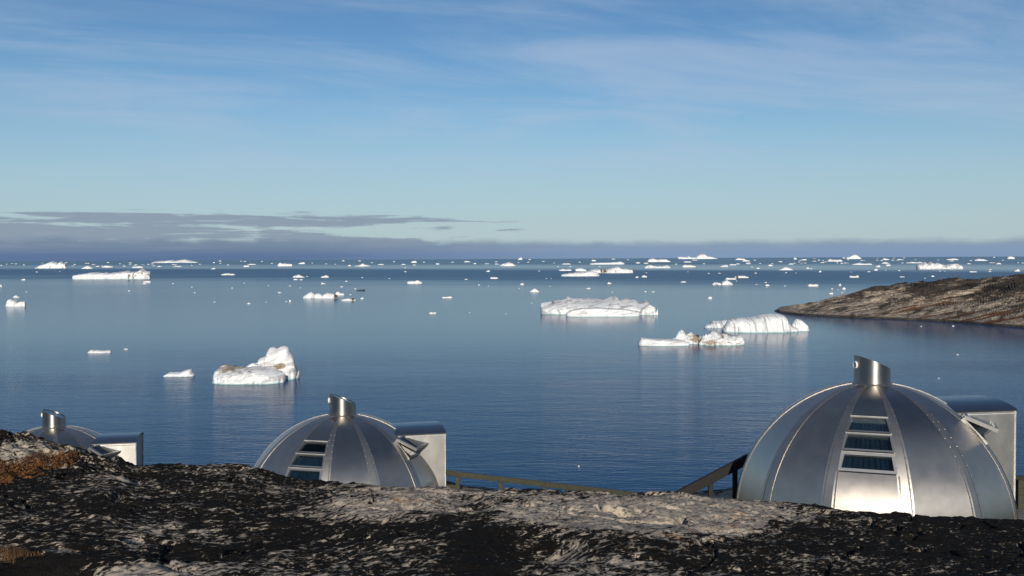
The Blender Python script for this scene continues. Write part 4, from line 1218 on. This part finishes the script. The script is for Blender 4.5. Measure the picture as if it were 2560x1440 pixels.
    for a in range(na):
        f = a / (na - 1) * 2 - 1
        z = zt + rise * (1 - abs(f) ** 2.4)
        for b, r in enumerate((rin - 0.3, rout + 0.02)):
            RP[b, a] = vb(f * (hw + 0.02), r, z + 0.012); RP2[b, a] = vb(f * (hw + 0.02), r, z - 0.012)
    V = list(RP.reshape(-1, 3)) + list(RP2.reshape(-1, 3)); Fc = []
    for a in range(na - 1):
        Fc.append((a, a + 1, na + a + 1, na + a)); Fc.append((2 * na + a, 3 * na + a, 3 * na + a + 1, 2 * na + a + 1))
        Fc.append((na + a, na + a + 1, 3 * na + a + 1, 3 * na + a))
    Fc += [(0, na, 3 * na, 2 * na), (na - 1, 3 * na - 1, 4 * na - 1, 2 * na - 1)]
    rm = mesh('vestibule_roof', V, Fc, M['roofm'], True); rm.set_sharp_from_angle(angle=R_(50))
    link('vestibule_roof', rm, root)
    ev = [vb(-hw + 0.041, rout - 0.02, 0), vb(hw - 0.041, rout - 0.02, 0)]
    arc = [vb((1 - 2 * a / (na - 1)) * (hw - 0.041), rout - 0.02, zt - 0.014 + rise * (1 - abs(1 - 2 * a / (na - 1)) ** 2.4)) for a in range(na)]
    fr = ev + arc; nb = [p - ax * 0.04 for p in fr]; L = len(fr)
    link('vestibule_end', mesh('vestibule_end', fr + nb, [tuple(range(L)), tuple(range(2 * L - 1, L - 1, -1))] + [(i, L + i, L + (i + 1) % L, (i + 1) % L) for i in range(L)], M['roofm'], False), root)
    # plinth ring
    pr = []
    for rr, z in ((RD + 0.05, -0.12), (RD + 0.05, 0.05), (RD - 0.02, 0.06)):
        pr.append([(rr * math.cos(2 * math.pi * i / 72), rr * math.sin(2 * math.pi * i / 72), z) for i in range(72)])
    link('plinth', gridmesh('plinth', np.array(pr)[::-1], M['rib'], True, closed=True), root)
    return root

def copy_tree(o, parent=None):
    c = o.copy(); COL.objects.link(c); c.parent = parent
    for ch in list(o.children): copy_tree(ch, c)
    return c

IG = ['largest aluminium dome igloo at right, all three windows facing us',
      'middle aluminium dome igloo with open hatch and windows at its left, behind the rock',
      'leftmost aluminium igloo, only chimney and dome top showing above the knoll']
proto = make_igloo()
for i, (st, b) in enumerate(zip(SITES, BASES)):
    o = proto if i == 0 else copy_tree(proto)
    o.location = tuple(b); o.rotation_euler = (0, 0, R_(st[3]))
    tag(o, IG[i], 'igloo', 'metal dome igloos')

# ------------------------------------------------------------------ railings and deck
def railing(name, label, segs, mat, cat='railing'):
    root = bpy.data.objects.new(name, None); COL.objects.link(root)
    p0 = np.array(segs[0][1]); root.location = tuple(p0)
    for kind, a, b, w, h in segs:
        link(kind, mesh(kind, *beam(np.array(a) - p0, np.array(b) - p0, w, h), mat, False), root)
    return tag(root, label, cat)

a = at(1090, 1179, 22.9); b = at(1420, 1217.5, 21.6); c = at(1660, 1246, 20.6)
def down(p, d): return np.array([p[0], p[1], p[2] - d])
segs = [('rail', a, b, 0.06, 0.115), ('rail', b + (b - a) * 0.002, c, 0.06, 0.118)]
for (x, Y) in ((1146, 22.7), (1256, 22.27), (1362, 21.85), (1500, 21.25)):
    f = (x - 1090) / (1420 - 1090)
    p = a + (b - a) * f if x < 1420 else b + (c - b) * ((x - 1420) / 220.0)
    segs.append(('post', down(p, 0.04) + np.array([0, 0.07, 0]), np.array([p[0], p[1] + 0.07, min(ground_z(p[0], p[1]), p[2] - 0.9) - 0.3]), 0.095, 0.095))
l0 = at(1090, 1216, 22.9); l1 = at(1150, 1219, 22.7)
segs.append(('rail', l0, l1, 0.05, 0.11))
railing('wooden_railing', 'weathered green brown timber railing sloping down right of the middle igloo', segs, M['wood'])

a = at(1872, 1146, 18.6); b = at(1640, 1268, 18.0)
segs = [('rail', a, b, 0.09, 0.17)]
for x, pxw in ((1776, 0.085), (1838, 0.085)):
    f = (1872 - x) / (1872 - 1640.0); p = a + (b - a) * f
    segs.append(('post', down(p, 0.05) + np.array([0, 0.05, 0]), np.array([p[0], p[1] + 0.05, min(ground_z(p[0], p[1]), p[2] - 0.8) - 0.2]), pxw, pxw))
railing('stair_railing', 'dark timber stair handrail climbing to the left flank of the largest igloo', segs, M['darkwood'])

# deck edge and railing behind the largest igloo, right edge of the picture
zd = BASES[0][2] + 0.02
pE = at(2546, 1259, 17.35)
dk = bpy.data.objects.new('timber_deck', None); COL.objects.link(dk); dk.location = (pE[0], pE[1], zd)
dirp = np.array([math.cos(R_(-24)), math.sin(R_(-24)), 0]); perp = np.array([-dirp[1], dirp[0], 0])
for i in range(14):
    q = -perp * (0.07 + i * 0.145)
    link('plank', mesh('plank', *beam(q - dirp * 0.75, q + dirp * 1.9, 0.136, 0.045, bev=0.006), M['plank'], False), dk)
for f in (-0.4, 0.7, 1.7):
    link('joist', mesh('joist', *beam(dirp * f - perp * 0.0 + np.array([0, 0, -0.10]), dirp * f - perp * 2.05 + np.array([0, 0, -0.10]), 0.07, 0.13), M['wood'], False), dk)
tag(dk, 'grey plank deck beside the largest igloo at the right edge', 'deck')
top = at(2556, 1196, 17.3); tl = at(2505, 1194, 17.6); tr = at(2640, 1200, 16.9)
segs = [('rail', tl, tr, 0.08, 0.085), ('post', np.array([top[0], top[1] + 0.06, top[2] - 0.03]), np.array([top[0], top[1] + 0.06, zd - 0.3]), 0.15, 0.15)]
railing('deck_railing', 'mossy timber post and rail on the deck at the right edge', segs, M['wood'])

# ------------------------------------------------------------------ plants
def rock_z(x, y):
    """height of the built rock surface, relief included"""
    i = min(int(np.searchsorted(GRID['r'], math.hypot(x, y))), len(GRID['r']) - 1)
    j = int(np.searchsorted(GRID['az'], math.atan2(x, y))) % len(GRID['az'])
    return float(GRID['z'][i, j])

def ground_hit(x, y):
    """march a photo pixel onto the foreground ground"""
    d = ray(x, y)
    for q in np.linspace(3.5, 14, 600):
        p = np.array([d[0] * q / d[1], q, CAMZ + d[2] * q / d[1]])
        if p[2] < rock_z(p[0], p[1]): return p
    return p

def leaf_patch(name, pts, n, size, height, mat, label, blades=False, seed=0):
    rs = np.random.default_rng(seed)
    V, Fc = [], []
    for _ in range(n):
        cx, cy, cz, rx, ry, hh = pts[rs.integers(len(pts))]
        a, r = rs.uniform(0, 6.283), math.sqrt(rs.uniform())
        x, y = cx + rx * r * math.cos(a), cy + ry * r * math.sin(a)
        z0 = rock_z(x, y)
        if blades:
            L = height * (hh / 0.1) * rs.uniform(0.3, 1.15) * (1.05 - 0.8 * r); le = rs.uniform(0, 6.283); bx, by = math.cos(le), math.sin(le)
            w = size * rs.uniform(0.6, 1.2); tx, ty = -by * w, bx * w
            o = len(V)
            V += [(x - tx, y - ty, z0 - 0.02), (x + tx, y + ty, z0 - 0.02), (x + bx * L * 0.25 + tx * .7, y + by * L * .25 + ty * .7, z0 + L * 0.5),
                  (x + bx * L * 0.25 - tx * .7, y + by * L * .25 - ty * .7, z0 + L * 0.5), (x + bx * L * 0.95, y + by * L * 0.95, z0 + L * 0.62)]
            Fc += [(o, o + 1, o + 2, o + 3), (o + 3, o + 2, o + 4)]
        else:
            z = z0 - 0.03 + 0.7 * hh * (1 - r * r) * rs.uniform(0.2, 1.0)
            e = Euler((rs.uniform(-1, 1), rs.uniform(-1, 1), rs.uniform(0, 6.28))).to_matrix()
            s = size * rs.uniform(0.5, 1.3); o = len(V)
            for q in ((0, -s, 0), (s * .55, 0, s * .12), (0, s, 0), (-s * .55, 0, s * .12)):
                v = e @ Vector(q); V.append((x + v.x, y + v.y, z + v.z))
            Fc += [(o, o + 1, o + 2), (o, o + 2, o + 3)]
    o = link(name, mesh(name, V, Fc, mat, False))
    return tag(o, label, kind='stuff')

pts = []
for (x, y, rx, hh) in ((-20, 1190, .22, .20), (5, 1196, .15, .12), (18, 1182, .18, .22), (45, 1190, .13, .10), (48, 1174, .16, .20), (75, 1180, .14, .13), (88, 1166, .15, .22), (112, 1172, .10, .09), (120, 1158, .15, .20), (146, 1160, .10, .11), (160, 1150, .13, .16), (182, 1146, .09, .10), (198, 1150, .06, .05), (25, 1202, .14, .07), (70, 1194, .12, .06), (-5, 1206, .12, .06), (104, 1184, .08, .05)):
    p = ground_hit(x, y); pts.append((p[0], p[1], p[2], rx, rx * 0.9, hh))
leaf_patch('dwarf_shrub', pts, 17000, 0.012, 0.1, M['shrub'], 'orange autumn dwarf shrub in the hollow below the knoll', seed=3)
pts = []
for (x, y, rx, hh) in ((-30, 1390, .10, .12), (-8, 1378, .07, .09), (10, 1388, .06, .11), (22, 1376, .05, .07), (34, 1390, .06, .10), (50, 1382, .05, .06), (62, 1390, .04, .08), (80, 1386, .05, .045), (98, 1390, .03, .04), (5, 1398, .08, .07), (44, 1398, .06, .06)):
    p = ground_hit(x, y); pts.append((p[0], p[1], p[2], rx, rx * 0.9, hh))
leaf_patch('dry_grass', pts, 1400, 0.0016, 0.075, M['grass'], 'tuft of dry brown grass at the lower left corner', blades=True, seed=4)

# ------------------------------------------------------------------ people on the headland
def person(name, x, y, body_mat, label, rotz):
    # ridge point under that photo pixel
    i = np.argmin(np.abs((HP[..., 0] / HP[..., 1]) - ray(x, y)[0] / ray(x, y)[1]) + 1e3 * 0)
    ratio = ray(x, y)[0] / ray(x, y)[1]
    col = int(np.argmin(np.abs(HP[90, :, 0] / HP[90, :, 1] - ratio)))
    colpts = HP[:, col]
    el = (colpts[:, 2] - CAMZ) / colpts[:, 1]
    r = int(np.argmax(el)); base = colpts[r]
    J = {'pel': (0, 0, .14), 'spn': (0, -.02, .38), 'chs': (0, -.02, .58), 'nek': (0, 0, .70), 'hd1': (0, .02, .80), 'hd2': (0, .02, .92),
         'shL': (-.18, 0, .62), 'elL': (-.25, .10, .40), 'haL': (-.16, .30, .36), 'shR': (.18, 0, .62), 'elR': (.25, .10, .40), 'haR': (.16, .30, .36),
         'hpL': (-.10, .02, .13), 'knL': (-.14, .40, .42), 'anL': (-.13, .55, .06), 'toL': (-.13, .72, .03), 'hpR': (.10, .02, .13), 'knR': (.14, .40, .42), 'anR': (.13, .55, .06), 'toR': (.13, .72, .03)}
    rad = {'pel': .15, 'spn': .14, 'chs': .15, 'nek': .06, 'hd1': .09, 'hd2': .08, 'shL': .08, 'elL': .055, 'haL': .045, 'shR': .08, 'elR': .055, 'haR': .045,
           'hpL': .10, 'knL': .07, 'anL': .05, 'toL': .04, 'hpR': .10, 'knR': .07, 'anR': .05, 'toR': .04}
    E = [('pel', 'spn'), ('spn', 'chs'), ('chs', 'nek'), ('nek', 'hd1'), ('hd1', 'hd2'), ('chs', 'shL'), ('shL', 'elL'), ('elL', 'haL'), ('chs', 'shR'), ('shR', 'elR'), ('elR', 'haR'),
         ('pel', 'hpL'), ('hpL', 'knL'), ('knL', 'anL'), ('anL', 'toL'), ('pel', 'hpR'), ('hpR', 'knR'), ('knR', 'anR'), ('anR', 'toR')]
    keys = list(J)
    me = bpy.data.meshes.new('person')
    me.from_pydata([J[q] for q in keys], [(keys.index(p), keys.index(q)) for p, q in E], [])
    ob = bpy.data.objects.new('person', me); COL.objects.link(ob)
    md = ob.modifiers.new('skin', 'SKIN')
    sk = me.skin_vertices[0].data
    for i_, q in enumerate(keys): sk[i_].radius = (rad[q], rad[q])
    sk[0].use_root = True
    ob.modifiers.new('sub', 'SUBSURF').levels = 1
    dg = bpy.context.evaluated_depsgraph_get(); dg.update()
    me2 = bpy.data.meshes.new_from_object(ob.evaluated_get(dg))
    bpy.data.objects.remove(ob)
    for m_ in (body_mat, M['grey'], M['skin'], M['navy']): me2.materials.append(m_)
    for pl in me2.polygons:
        c_ = pl.center
        pl.material_index = 2 if (0.72 < c_.z < 0.86 and c_.y > 0.02) else 3 if c_.z >= 0.76 else 1 if (c_.y > 0.14 and abs(c_.x) < 0.22 and c_.z < 0.5) or c_.z < 0.15 else 0
        pl.use_smooth = True
    o = link('person', me2)
    o.location = (base[0], base[1], base[2] - 0.05); o.rotation_euler = (0, 0, rotz)
    return tag(o, label, 'person', 'people on the headland')
person('person', 2354.5, 692, M['navy'], 'person in dark clothing sitting at left of the pair on the headland crest', R_(150))
person('person', 2358.5, 692, M['red'], 'person in a red jacket sitting on the headland crest', R_(170))
person('person', 2378, 695, M['navy'], 'lone person in dark clothing sitting apart on the headland crest', R_(190))
